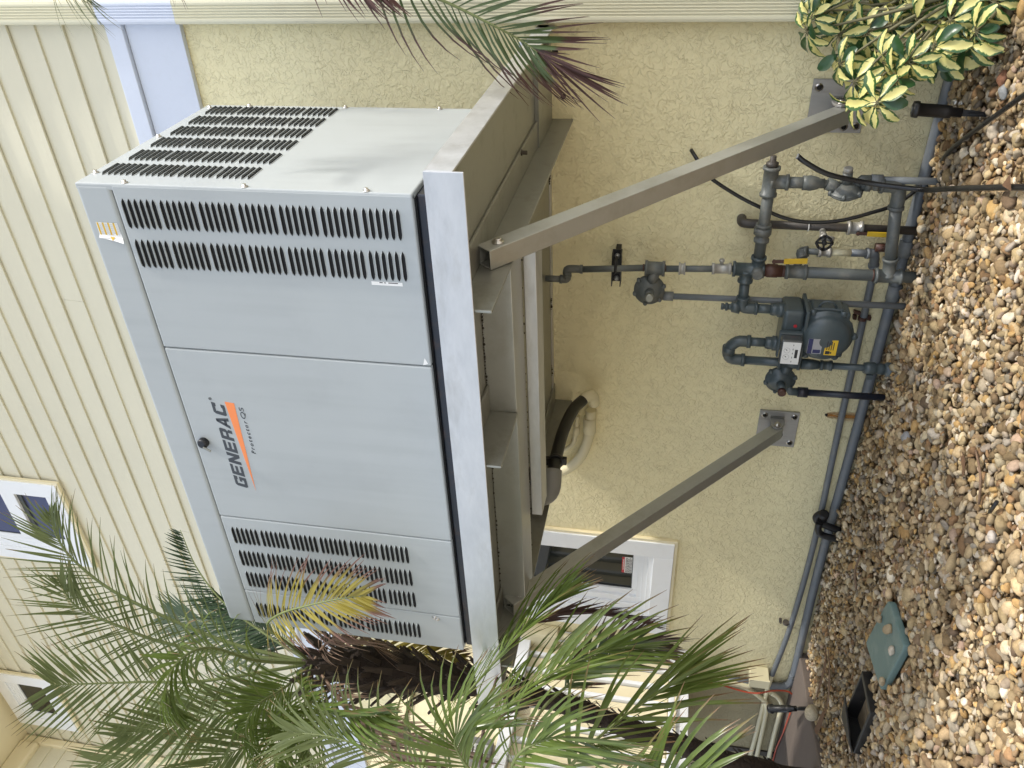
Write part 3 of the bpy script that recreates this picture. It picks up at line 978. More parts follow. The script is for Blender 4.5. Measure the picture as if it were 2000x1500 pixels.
RR = [[(0, 0), (TH, 0), (TH, 1), (0, 1)], [(TH, 1 - S_), (0.82, 1 - S_), (1, 0.90), (0.88, 1), (TH, 1)], [(1 - TH, 1 - S_), (0.82, 1 - S_), (1, 0.90), (1, 0.50), (0.9, 0.42), (1 - TH, 0.50)],
      [(TH, 0.34), (0.84, 0.34), (0.9, 0.42), (1 - TH, 0.54), (TH, 0.54)], [(1 - TH, 0), (1, 0), (1, 0.30), (0.84, 0.34), (1 - TH, 0.34)]]
AA = [[(0, 0), (TH, 0), (0.62, 1), (0.40, 1)], [(1 - TH, 0), (1, 0), (0.66, 1), (0.46, 1)], [(0.26, 0.20), (0.74, 0.20), (0.70, 0.40), (0.34, 0.40)]]
CC = [p for i, p in enumerate(GG) if i in (0, 1, 2, 5)] + [[(1 - TH, S_), (1, S_), (1, 0.30), (1 - TH, 0.30)]]
letters([GG, EE, NN, EE, RR, AA, CC], -1.194, 2.5435, 0.048, 0.396, 'letter', 'lettering', dr, G - 0.0009)
q = MB(); q.prism([(-1.201, G - 0.0009, 2.5155), (-0.792, G - 0.0009, 2.5020), (-0.788, G - 0.0009, 2.5370)], (0, 0.0006, 0))
obj('orange_wedge', q, 'orange', dr)
flat_text('model_lettering', 'Protector', -1.017, 2.4725, 0.021, 'letter', dr, G - 0.0006, shear=0.2, width=0.150, spacing=1.45, offset=0.0003)
flat_text('model_lettering', 'QS', -0.858, 2.4725, 0.024, 'letter', dr, G - 0.0006, shear=0.1, width=0.050)
flat_text('registered_mark', '®', -0.786, 2.585, 0.016, 'letter', dr, G - 0.0006)
# warning label, lower corner lifting off
q = MB()
q.add([(-0.125, G - 0.0008, 2.800), (-0.127, G - 0.0008, 2.727), (-0.176, G - 0.0008, 2.723), (-0.166, G - 0.0008, 2.801)], [(0, 1, 2, 3)])
q.add([(-0.166, G - 0.0008, 2.801), (-0.176, G - 0.0008, 2.723), (-0.192, G - 0.010, 2.719), (-0.186, G - 0.007, 2.745), (-0.180, G - 0.004, 2.785), (-0.176, G - 0.006, 2.803)], [(0, 1, 2, 3, 4, 5)])
wlb = obj('warning_label', q, 'label_white', lid)
q = MB()
for i in range(4):
    zz = 2.798 - i * 0.0185
    q.add([(-0.126, G - 0.0014, zz), (-0.126, G - 0.0014, zz - 0.006), (-0.167, G - 0.0014, zz - 0.006), (-0.167, G - 0.0014, zz)], [(0, 1, 2, 3)])
q.add([(-0.172, G - 0.0022, 2.765), (-0.174, G - 0.0022, 2.748), (-0.184, G - 0.0068, 2.757)], [(0, 1, 2)])
obj('label_stripes', q, 'yellow', lid)
q = MB()
for i in range(4):
    for j in range(4):
        zz = 2.7895 - i * 0.0185 - j * 0.0027
        xx = -0.129
        while xx > -0.163:
            l = rng.uniform(0.003, 0.007)
            q.add([(xx, G - 0.0012, zz), (xx, G - 0.0012, zz - 0.0011), (xx - l, G - 0.0012, zz - 0.0011), (xx - l, G - 0.0012, zz)], [(0, 1, 2, 3)])
            xx -= l + 0.0018
obj('label_print', q, 'label_grey', lid)
q = MB(); q.box(-0.292, -0.280, G - 0.0010, G - 0.0003, 1.824, 1.922)
obj('white_label', q, 'label_white', pr)
q = MB()
for a, b_ in ((1.838, 1.868), (1.876, 1.881), (1.886, 1.896)):
    q.box(-0.2840, -0.2815, G - 0.0016, G - 0.0011, a, b_)
obj('label_print', q, 'ink', pr)
q = MB(); q.add([(-0.573, G - 0.001, 1.790), (-0.545, G - 0.001, 1.782), (-0.566, G - 0.001, 1.772)], [(0, 1, 2)])
obj('sticker_scrap', q, 'label_white', pr)

# ================================================================== SHELF THAT CARRIES IT
sh = thing('wall_shelf', (-0.95, -0.02, 1.55), 'welded aluminium shelf on two diagonal braces bolted to the stucco wall', 'shelf')
q = MB()
q.box(-2.06, 0.153, -1.738, -1.731, 1.547, 1.6495); q.box(-2.06, 0.153, -1.7305, -1.52, 1.6425, 1.6495)
obj('front_rail', q, 'alu', sh, bevel=0.0015)
for x, nm in ((0.146, 'side_rail'), (-2.06, 'side_rail')):
    q = MB(); q.box(x, x + 0.007, -1.7305, -0.004, 1.5755, 1.6492)
    d = -0.05 if x > 0 else 0.057
    q.box(min(x, x + d), max(x, x + d) - 0.0002, -1.519, -0.004, 1.6425, 1.6492)
    obj(nm, q, 'alu', sh, bevel=0.0015)
q = MB(); q.box(-2.052, 0.145, -1.730, -0.05, 1.602, 1.612)
obj('deck_plate', q, 'alu_dull', sh)
q = MB(); q.box(-1.745, -0.232, -1.447, -1.280, 1.502, 1.6015)
obj('cross_beam', q, 'alu_brace', sh, bevel=0.003)
q = MB(); q.box(-1.40, -0.242, -1.276, -1.16, 1.456, 1.498)
obj('cross_beam', q, 'alu', sh, bevel=0.003)
q = MB(); q.box(-2.14, 0.153, -0.055, -0.002, 1.598, 1.648)
obj('wall_ledger', q, 'alu', sh, bevel=0.002)
q = MB(); q.box(-0.232, 0.1, -0.40, -0.06, 1.585, 1.6015)
obj('deck_stiffener', q, 'alu_dull', sh)
def angle_bracket(xr, y0, y1):
    b = MB()
    b.box(xr - 0.009, xr, y0, y1, 1.499, 1.6015)
    b.box(xr + 0.0005, xr + 0.105, y0, y1, 1.592, 1.6015)
    return obj('angle_bracket', b, 'alu_dull', sh, bevel=0.0025)
b1 = angle_bracket(-0.231, -1.728, -0.004)
b2 = angle_bracket(-1.752, -1.728, -0.004)
b3 = angle_bracket(-0.775, -1.728, -1.449)
q = MB(); q.lathe((-0.1305, -0.7555, 1.5920), (0, 0, -1), [(0, 0.012), (0.004, 0.012), (0.0041, 0.008), (0.022, 0.008)], 6)
obj('bolt', q, 'dark_pipe', b1)
def weld_bead(p0, p1, n=26, r=0.004):
    b = MB()
    for i in range(n):
        t = i / (n - 1)
        p = Vector(p0).lerp(Vector(p1), t)
        p += Vector(rng.uniform(-1, 1, 3).tolist()) * 0.0025
        rr = r * rng.uniform(0.4, 1.5)
        b.lathe(p - Vector((rr, 0, 0)), (1, 0, 0), [(0, rr * 0.3), (rr, rr), (2 * rr, rr * 0.3)], 6)
    obj('weld', b, 'weld', sh)
weld_bead((-0.30, -1.449, 1.600), (-0.74, -1.449, 1.600), 40)
weld_bead((-0.80, -1.449, 1.600), (-1.70, -1.449, 1.600), 40, 0.003)
weld_bead((-0.30, -1.276, 1.503), (-1.60, -1.276, 1.503), 40, 0.003)
weld_bead((-1.748, -1.45, 1.51), (-1.748, -1.45, 1.60), 10, 0.006)
for xx in (-0.45, -1.1, -1.5):
    weld_bead((xx, -0.058, 1.60), (xx - 0.06, -0.058, 1.60), 6, 0.006)
def brace(p0, p1, side):
    p0, p1 = Vector(p0), Vector(p1)
    d = (p1 - p0); L = d.length; d.normalize()
    ux = (Vector((1, 0, 0)) - d * d.x).normalized(); uz = d.cross(ux)
    hw, t = 0.0310, 0.0045
    b = MB()
    vs = []
    for (c) in (p0, p1):
        for r_ in (hw, hw - t):
            for sx, sz in ((-1, -1), (1, -1), (1, 1), (-1, 1)):
                vs.append(c + ux * sx * r_ + uz * sz * r_)
    fs = []
    for k in range(4):
        k2 = (k + 1) % 4
        fs += [(k, k2, 8 + k2, 8 + k), (4 + k, 12 + k, 12 + k2, 4 + k2), (k, 4 + k, 4 + k2, k2), (8 + k, 8 + k2, 12 + k2, 12 + k)]
    b.add(vs, fs)
    br = obj('brace', b, 'alu_brace', sh, bevel=0.003)
    bb = MB()
    bp = p0 + d * 0.055 + ux * hw
    bb.lathe(bp, ux, [(0, 0.019), (0.003, 0.019), (0.0031, 0.012), (0.011, 0.0115), (0.013, 0.009)], 14)
    obj('bolt', bb, 'stainless', br)
    bb = MB()
    bb.tube([p0 + d * 0.04, p0 + d * 0.045], hw - t, n=4, smooth=False)
    return br, d, ux, uz
brace((-0.199, -1.475, 1.575), (-0.172, -0.085, 0.395), 1)
brace((-1.719, -1.475, 1.565), (-1.795, -0.075, 0.425), 1)
def base_plate(x0, x1, z0, z1, cx, cz, holes):
    b = MB(); b.box(x0, x1, -0.014, -0.0015, z0, z1)
    pl_ = obj('base_plate', b, 'plate', sh, bevel=0.002)
    for hx, hz in holes:
        b = MB(); b.lathe((hx, -0.014, hz), (0, -1, 0), [(0, 0.0165), (0.0015, 0.0165), (0.0016, 0.0105), (0.003, 0.010)], 14)
        obj('anchor_washer', b, 'stainless', pl_)
        b = MB(); b.lathe((hx, -0.017, hz), (0, -1, 0), [(0, 0.0105), (0.001, 0.009)], 12)
        obj('anchor_bolt', b, 'hole', pl_)
    for sx in (-0.037, 0.037):
        b = MB()
        prof = [(-0.0145, -0.035), (-0.060, -0.035), (-0.098, -0.012), (-0.105, 0.008), (-0.095, 0.026), (-0.070, 0.036), (-0.0145, 0.036)]
        b.prism([(cx + sx - 0.005, y, cz + z) for y, z in prof], (0.010, 0, 0))
        obj('clevis_ear', b, 'plate', pl_, bevel=0.002)
    b = MB(); b.lathe((cx + 0.0425, -0.075, cz + 0.004), (1, 0, 0), [(0, 0.018), (0.003, 0.018), (0.0031, 0.011), (0.012, 0.011), (0.013, 0.008)], 12)
    obj('clevis_bolt', b, 'stainless', pl_)
    b = MB()
    for i in range(9):
        b.lathe((cx + 0.047, -0.0145, cz - 0.030 + i * 0.0075), (0, -1, 0), [(0, 0.006), (0.006, 0.002)], 6)
    obj('weld', b, 'alu_dull', pl_)
base_plate(-0.268, -0.053, 0.302, 0.520, -0.172, 0.405, ((-0.085, 0.495), (-0.240, 0.325), (-0.080, 0.330), (-0.243, 0.372)))
base_plate(-1.940, -1.714, 0.316, 0.515, -1.795, 0.425, ((-1.742, 0.490), (-1.742, 0.342), (-1.912, 0.490), (-1.912, 0.342)))
# clip with screw on top edge, seen at the far right
cl = MB(); cl.box(0.02, 0.12, -0.17, -0.16, 1.650, 1.70)
obj('corner_tab', cl, 'trim', sh)
cl = MB(); cl.box(0.02, 0.12, -0.158, -0.06, 1.650, 1.656)
obj('corner_tab', cl, 'trim', sh)

# ================================================================== GAS PIPES, METER, REGULATORS
def V(*a): return Vector(a)
def fitting(b, p0, p1, r, lip=1.18, n=16):
    """cast fitting sleeve with raised bands at both ends"""
    p0, p1 = Vector(p0), Vector(p1)
    L = (p1 - p0).length
    e = min(0.012, L * 0.22)
    b.lathe(p0, p1 - p0, [(0, r * lip), (e, r * lip), (e + 0.002, r), (L - e - 0.002, r), (L - e, r * lip), (L, r * lip)], n)
    return b
def pipe_part(name, pts, r, m, par, n=14):
    b = MB(); b.tube(pts, r, n); return obj(name, b, m, par)
def fit_part(name, p0, p1, r, m, par, extra=None):
    b = MB(); fitting(b, p0, p1, r)
    if extra:
        for e in extra: fitting(b, *e)
    return obj(name, b, m, par)
def elbow_part(name, a, c, e, r, m, par):
    b = MB(); b.tube(spline([a, Vector(a).lerp(Vector(c), 0.75), Vector(e).lerp(Vector(c), 0.75), e], 9), r, 14)
    a, c, e = Vector(a), Vector(c), Vector(e)
    b.lathe(a, c - a, [(0, r * 1.15), (0.012, r * 1.15), (0.013, r)], 14)
    b.lathe(e, c - e, [(0, r * 1.15), (0.012, r * 1.15), (0.013, r)], 14)
    return obj(name, b, m, par)
def ball_valve(p, ax, r, par, hdir, hlen):
    p, ax, hdir = Vector(p), Vector(ax).normalized(), Vector(hdir).normalized()
    b = MB()
    b.lathe(p - ax * 0.042, ax, [(0, r * 1.15), (0.018, r * 1.15), (0.02, r * 1.28), (0.064, r * 1.28), (0.066, r * 1.15), (0.084, r * 1.15)], 8)
    v = obj('valve', b, 'brown_valve', par)
    return v
def handle(p0, p1, w, par, nrm):
    p0, p1 = Vector(p0), Vector(p1)
    d = (p1 - p0); L = d.length; d.normalize()
    nrm = Vector(nrm); s_ = d.cross(nrm).normalized()
    b = MB()
    b.obox(p0.lerp(p1, 0.18), d * L * 0.18, s_ * w * 0.4, nrm * 0.002, 0)
    b.obox(p0.lerp(p1, 0.66), d * L * 0.36, s_ * w * 0.55, nrm * 0.004, 1)
    b.lathe(p0 - nrm * 0.006, nrm, [(0, 0.010), (0.014, 0.010)], 6, 0)
    return obj('valve_handle', b, ['brown_valve', 'yellow'], par, bevel=0.002)

YP = -0.2
RX = -0.822
gp = thing('gas_pipe', (RX, YP, 0), 'grey gas pipe riser with a looped bypass and yellow valve levers, right of the meter', 'gas pipe')
R_ = 0.0248
pipe_part('riser', [(RX, YP, -0.05), (RX, YP, 0.64)], R_, 'pipe', gp)
fit_part('tee', (RX, YP, 0.055), (RX, YP, 0.165), R_ * 1.16, 'pipe', gp, [((RX, YP, 0.11), (RX + 0.085, YP, 0.118), R_ * 1.1)])
fit_part('tee', (RX, YP, 0.445), (RX, YP, 0.535), R_ * 1.16, 'pipe', gp)
fit_part('tee', (RX, YP, 0.625), (RX, YP, 0.760), R_ * 1.2, 'meter', gp, [((RX, YP, 0.70), (RX - 0.06, YP, 0.70), R_ * 1.15), ((RX, YP, 0.655), (RX + 0.065, YP, 0.655), R_ * 1.15)])
b = MB(); b.lathe((RX, YP, 0.655), (0, -1, 0), [(0, R_ * 1.1), (0.045, R_ * 1.1), (0.055, R_ * 0.8)], 14)
obj('cap', b, 'pipe', gp)
v = ball_valve((RX, YP, 0.592), (0, 0, 1), R_, gp, (0, 0, -1), 0.16)
handle((-0.7638, -0.2300, 0.5925), (-0.7543, -0.2300, 0.4581), 0.022, gp, (0, -1, 0))
# bypass: to the right, down through a regulator, back along the ground
LX, LZ = -0.418, 0.655
pipe_part('pipe', [(RX + 0.06, YP, 0.655), (LX, YP, 0.654)], R_ * 0.98, 'pipe', gp)
b = MB()
ux_ = -0.64
fitting(b, (ux_ - 0.045, YP, 0.655), (ux_ + 0.035, YP, 0.655), R_ * 1.12)
b.lathe((ux_ - 0.012, YP, 0.655), (1, 0, 0), [(0, R_ * 1.5), (0.032, R_ * 1.5)], 8)
obj('union', b, 'pipe', gp)
b = MB(); fitting(b, (LX - 0.06, YP, LZ), (LX + 0.065, YP, LZ), R_ * 1.22); fitting(b, (LX, YP, LZ), (LX, YP, LZ - 0.075), R_ * 1.15)
obj('tee', b, 'pipe', gp)
b = MB(); b.lathe((LX + 0.065, YP, LZ), (1, 0, 0), [(0, R_), (0.018, R_), (0.019, 0.014), (0.045, 0.012)], 6)
obj('plug', b, 'dark_pipe', gp)
pipe_part('pipe', [(LX, YP, LZ - 0.06), (LX, YP, 0.50)], R_ * 0.95, 'pipe', gp)
b = MB(); b.lathe((LX, YP, 0.525), (0, 0, -1), [(0, R_ * 1.2), (0.016, R_ * 1.2), (0.03, R_ * 1.3), (0.06, R_ * 1.0), (0.066, 0.020), (0.085, 0.020)], 14)
obj('reducer', b, 'pipe', gp)
pipe_part('pipe', [(LX, YP, 0.46), (LX, YP, 0.42)], 0.015, 'pipe', gp)
pipe_part('pipe', [(LX, YP, 0.30), (LX, YP, 0.17)], 0.021, 'pipe', gp)
b = MB(); b.lathe((LX, YP, 0.285), (0, 0, -1), [(0, 0.028), (0.022, 0.030), (0.024, 0.023), (0.036, 0.023), (0.037, 0.026), (0.052, 0.026)], 8)
obj('union', b, 'pipe', gp)
b = MB(); b.lathe((LX, YP, 0.243), (0, 0, -1), [(0, 0.0235), (0.012, 0.0235)], 14)
obj('rust_band', b, 'brown_valve', gp)
LL = V(-0.452, YP, 0.155)
elbow_part('elbow', (LX, YP, 0.225), (LX - 0.004, YP, 0.148), (LX - 0.10, YP, 0.145), R_ * 1.15, 'pipe', gp)
pipe_part('pipe', [(LX - 0.08, YP, 0.146), (RX + 0.06, YP, 0.116)], R_ * 1.02, 'pipe', gp)
# thin feed up to the shelf
TX = -0.838
pipe_part('thin_pipe', [(RX, YP, 0.75), (TX, YP, 1.06)], 0.015, 'pipe', gp)
b = MB(); fitting(b, (RX, YP, 0.765), (RX - 0.004, YP, 0.85), 0.022); b.lathe((RX + 0.02, YP, 0.81), (1, 0, 0), [(0, 0.008), (0.014, 0.008), (0.015, 0.013), (0.024, 0.011)], 8)
obj('gas_cock', b, 'brass', gp)
b = MB(); fitting(b, (TX + 0.005, YP, 0.965), (TX + 0.004, YP, 0.995), 0.024)
obj('union', b, 'brass', gp)
pipe_part('thin_pipe', [(TX, YP, 1.14), (-0.8612, -0.2000, 1.4285)], 0.015, 'pipe', gp)
UA = Vector((-0.8612, -0.2000, 1.4285)); UB = Vector((-0.9175, -0.2000, 1.4903))
elbow_part('elbow', UA, (UA.x, YP, UB.z + 0.012), ((UA.x + UB.x) / 2, YP, UB.z + 0.010), 0.018, 'pipe', gp)
elbow_part('elbow', ((UA.x + UB.x) / 2, YP, UB.z + 0.010), (UB.x, YP, UB.z + 0.01), (UB.x, YP, UB.z + 0.045), 0.018, 'pipe', gp)
pipe_part('thin_pipe', [(UB.x, YP, UB.z + 0.03), (UB.x, YP, 1.61)], 0.0155, 'pipe', gp)
for (xx, zz, h_) in ((RX, 0.170, 0.006), (RX, 0.539, 0.008), (RX, 0.548, 0.004), (LX, 0.505, 0.005), (TX + 0.003, 1.052, 0.010), (TX, 1.148, 0.006)):
    b = MB(); rr_ = 0.0262 if zz < 0.9 else 0.0172
    b.lathe((xx, YP, zz), (0, 0, 1), [(0, rr_), (h_, rr_)], 14)
    obj('rusty_thread', b, 'brown_valve', gp)
# small side branch with the cream painted piece
A1 = Vector((-0.7755, -0.1300, 0.4619)); A2 = Vector((-0.7548, -0.1300, 0.4436)); A3 = Vector((-0.7701, -0.0900, 0.1748)); A4 = Vector((-0.8451, -0.0600, 0.1422))
pipe_part('thin_pipe', [(RX + 0.01, YP + 0.02, 0.49), A1], 0.016, 'pipe', gp)
elbow_part('elbow', A1 + V(-0.01, -0.01, -0.0), A1 + V(0.01, 0.012, 0.012), A2, 0.021, 'pipe', gp)
pipe_part('thin_pipe', [A2, A2.lerp(A3, 0.30)], 0.014, 'pipe', gp)
b = MB(); fitting(b, A2.lerp(A3, 0.16), A2.lerp(A3, 0.36), 0.019, 1.25)
obj('union', b, 'brass', gp)
pipe_part('cream_pipe', [A2.lerp(A3, 0.36), A2.lerp(A3, 0.68)], 0.0165, 'pvc_cream', gp)
pipe_part('blue_pipe', [A2.lerp(A3, 0.68), A3], 0.0165, 'conduit', gp)
elbow_part('elbow', A2.lerp(A3, 0.93), A3 + V(-0.002, 0.005, -0.02), A4, 0.021, 'conduit', gp)
hv = Vector((-0.7174, -0.1200, 0.1295))
b = MB(); b.lathe((-0.7401, -0.0900, 0.1113), (0, 0, 1), [(0, 0.02), (0.05, 0.02)], 8)
obj('valve', b, 'brown_valve', gp)
handle((-0.7180, -0.1400, 0.1349), (-0.7923, -0.1700, 0.1185), 0.018, gp, (0, 0, 1))

# branch across to the meter and the meter itself
mt = thing('gas_meter', (-1.14, -0.25, 0.22), 'round blue-grey gas meter on the wall with a yellow label and white dial plate', 'gas meter')
MXI = Vector((-1.0030, -0.2200, 0.7201))
MY = -0.22
pipe_part('inlet_pipe', [(RX - 0.05, YP, 0.70), (MXI.x + 0.03, MY, 0.70)], 0.0225, 'meter', mt)
elbow_part('elbow', (MXI.x + 0.055, MY, 0.70), (MXI.x, MY, 0.70), (MXI.x, MY, 0.632), 0.0265, 'meter', mt)
b = MB(); b.lathe((MXI.x, MY, 0.71), (0, 0, 1), [(0, 0.03), (0.035, 0.024), (0.04, 0.014), (0.052, 0.014), (0.053, 0.019), (0.063, 0.019), (0.064, 0.012), (0.070, 0.012), (0.071, 0.016), (0.082, 0.015)], 10)
obj('plug', b, 'meter', mt)
pipe_part('inlet_pipe', [(MXI.x, MY, 0.64), (MXI.x, MY, 0.56)], 0.021, 'meter', mt)
OX = Vector((-1.1798, -0.2200, 0.6077)).x
for xx in (MXI.x, OX):
    b = MB(); b.lathe((xx, MY, 0.575), (0, 0, -1), [(0, 0.027), (0.012, 0.030), (0.030, 0.030), (0.032, 0.036), (0.062, 0.036)], 8)
    obj('union_nut', b, 'meter', mt)
MXC = (MXI.x + OX) / 2
# upper casting
b = MB(); b.box(MXC - 0.125, MXC + 0.125, -0.30, -0.145, 0.435, 0.525)
obj('top_casting', b, 'meter', mt, bevel=0.018, segs=3)
b = MB(); b.box(MXC - 0.135, MXC + 0.135, -0.315, -0.135, 0.418, 0.434)
obj('flange', b, 'meter', mt, bevel=0.004)
b = MB(); b.box(MXC - 0.115, MXC + 0.115, -0.275, -0.165, 0.24, 0.4175)
obj('body', b, 'meter', mt, bevel=0.012, segs=3)
# diaphragm covers front and back
CZ = 0.335
def cover(yc, sgn, rr):
    b = MB()
    b.lathe((MXC, yc, CZ), (0, sgn, 0), [(0, rr), (0.012, rr), (0.013, rr * 0.90), (0.038, rr * 0.87), (0.052, rr * 0.80), (0.062, rr * 0.66), (0.068, rr * 0.4), (0.070, 0.02)], 36)
    for k_ in range(6):
        a = math.pi / 6 + k_ * math.pi / 3
        c = V(MXC + math.cos(a) * rr * 1.02, yc + sgn * 0.006, CZ + math.sin(a) * rr * 1.02)
        b.lathe(c - V(0, sgn * 0.009, 0), (0, sgn, 0), [(0, 0.016), (0.014, 0.016), (0.0141, 0.009), (0.022, 0.008)], 8)
    return obj('diaphragm_cover', b, 'meter', mt)
cf = cover(-0.265, -1, 0.124)
cover(-0.175, 1, 0.118)
b = MB(); b.box(MXC + 0.112, MXC + 0.128, -0.262, -0.178, 0.27, 0.40)
obj('side_door', b, 'meter', mt, bevel=0.01, segs=3)
b = MB(); b.tube(spline([(MXC + 0.126, -0.245, 0.375), (MXC + 0.155, -0.25, 0.36), (MXC + 0.155, -0.25, 0.32), (MXC + 0.126, -0.245, 0.30)], 9), 0.005, 8)
obj('lifting_ring', b, 'meter', mt)
# index box with clear front, counter plate inside
b = MB()
b.prism([(MXC - 0.10, -0.301, 0.535), (MXC + 0.035, -0.301, 0.535), (MXC + 0.035, -0.301, 0.432), (MXC - 0.10, -0.301, 0.432)], (0, -0.030, 0))
obj('index_housing', b, 'meter', mt, bevel=0.008)
b = MB(); b.box(MXC - 0.094, MXC + 0.029, -0.390, -0.3315, 0.438, 0.530)
ib = obj('index_cover', b, 'smoke', mt, bevel=0.012, segs=3)
b = MB(); b.box(MXC - 0.088, MXC + 0.023, -0.3935, -0.3905, 0.446, 0.522)
dp = obj('dial_plate', b, 'label_white', ib)
b = MB()
for cx_ in (-0.052, -0.018):
    for k_ in range(14):
        a = 2 * math.pi * k_ / 14; a2 = 2 * math.pi * (k_ + 0.8) / 14
        for r0, r1 in ((0.0125, 0.0135),):
            b.add([(MXC + cx_ + math.cos(a) * r0, -0.3939, 0.502 + math.sin(a) * r0), (MXC + cx_ + math.cos(a) * r1, -0.3939, 0.502 + math.sin(a) * r1),
                   (MXC + cx_ + math.cos(a2) * r1, -0.3939, 0.502 + math.sin(a2) * r1), (MXC + cx_ + math.cos(a2) * r0, -0.3939, 0.502 + math.sin(a2) * r0)], [(0, 1, 2, 3)])
    b.add([(MXC + cx_ - 0.004, -0.3939, 0.500), (MXC + cx_ + 0.004, -0.3939, 0.502), (MXC + cx_ + 0.006, -0.3939, 0.510)], [(0, 1, 2)])
b.box(MXC - 0.055, MXC - 0.012, -0.3941, -0.3937, 0.456, 0.468)
for k_ in range(5):
    b.box(MXC - 0.078 + k_ * 0.021, MXC - 0.070 + k_ * 0.021, -0.3940, -0.3937, 0.476, 0.4785)
obj('dial_print', b, 'ink', ib)
b = MB(); b.lathe((MXC + 0.055, -0.302, 0.470), (0, -1, 0), [(0, 0.008), (0.004, 0.007)], 10)
obj('red_seal', b, 'ink_red', mt)
LY = -0.3345
b = MB(); b.prism([(MXC - 0.066, LY, 0.283), (MXC + 0.012, LY, 0.283), (MXC + 0.012, LY, 0.335), (MXC - 0.066, LY, 0.335)], (0, 0.003, 0))
yl = obj('yellow_label', b, 'label_yellow', mt, bevel=0.001)
b = MB()
b.box(MXC - 0.060, MXC - 0.044, LY - 0.0008, LY - 0.0003, 0.312, 0.330); b.box(MXC - 0.056, MXC - 0.048, LY - 0.0008, LY - 0.0003, 0.304, 0.311)
for k_ in range(4):
    b.box(MXC - 0.038, MXC + 0.006 - 0.006 * (k_ % 2), LY - 0.0008, LY - 0.0003, 0.324 - k_ * 0.009, 0.3275 - k_ * 0.009)
obj('label_print', b, 'ink', mt)
b = MB(); b.prism([(MXC - 0.062, LY, 0.348), (MXC + 0.014, LY, 0.348), (MXC + 0.014, LY, 0.408), (MXC - 0.062, LY, 0.408)], (0, 0.003, 0))
obj('name_plate', b, 'label_grey', mt)
b = MB(); b.box(MXC - 0.062, MXC + 0.014, LY - 0.0008, LY - 0.0003, 0.388, 0.407); b.box(MXC - 0.058, MXC - 0.04, LY - 0.0012, LY - 0.0009, 0.352, 0.384)
obj('plate_band', b, 'ink_blue', mt)

# service pipe: up from the gravel, U-turn over to the meter outlet
OY = -0.22
SX = Vector((-1.2825, -0.2200, 0.6882)).x
gs_ = thing('service_pipe', (SX, OY, 0), 'blue-grey service pipe with a U-turn, left of the gas meter', 'gas pipe')
pipe_part('pipe', [(OX, OY, 0.57), (OX, OY, 0.655)], 0.021, 'meter', gs_)
b = MB(); b.tube(spline([(OX, OY, 0.645), (OX - 0.005, OY, 0.70), ((OX + SX) / 2, OY, 0.735), (SX + 0.005, OY, 0.72), (SX, OY, 0.66)], 17), [0.0265] * 17, 14)
for xx, z in ((OX, 0.64), (SX, 0.655)):
    b.lathe((xx, OY, z), (0, 0, 1), [(0, 0.031), (0.016, 0.031), (0.018, 0.0265)], 14)
b.lathe(((OX + SX) / 2 - 0.018, OY, 0.733), (1, 0, 0), [(0, 0.030), (0.036, 0.030)], 14)
obj('return_bend', b, 'meter', gs_)
pipe_part('pipe', [(SX, OY, 0.66), (SX, OY, 0.33)], 0.021, 'meter', gs_)
b = MB(); fitting(b, (SX, OY, 0.505), (SX, OY, 0.405), 0.027)
obj('tee', b, 'meter', gs_)
b = MB(); b.lathe((SX, OY, 0.40), (0, 0, -1), [(0, 0.026), (0.05, 0.025), (0.08, 0.020)], 14)
obj('reducer', b, 'meter', gs_)
b = MB(); fitting(b, (SX, OY, 0.315), (SX, OY, 0.262), 0.021)
obj('coupling', b, 'meter', gs_)
pipe_part('pipe', [(SX, OY, 0.32), (SX, OY, -0.04)], 0.016, 'meter', gs_)
b = MB()
b.lathe((SX, OY, 0.125), (0, 0, -1), [(0, 0.024), (0.02, 0.03), (0.05, 0.03), (0.052, 0.024), (0.07, 0.026), (0.09, 0.026)], 10)
b.obox((SX - 0.035, OY - 0.02, 0.095), (0.012, 0, 0), (0, 0.004, 0), (0, 0, 0.014))
obj('shutoff_cock', b, 'meter', gs_)
b = MB(); b.lathe((SX, OY, 0.035), (0, 0, -1), [(0, 0.024), (0.01, 0.034), (0.06, 0.030), (0.09, 0.022)], 12)
obj('ground_sleeve', b, 'meter', gs_)

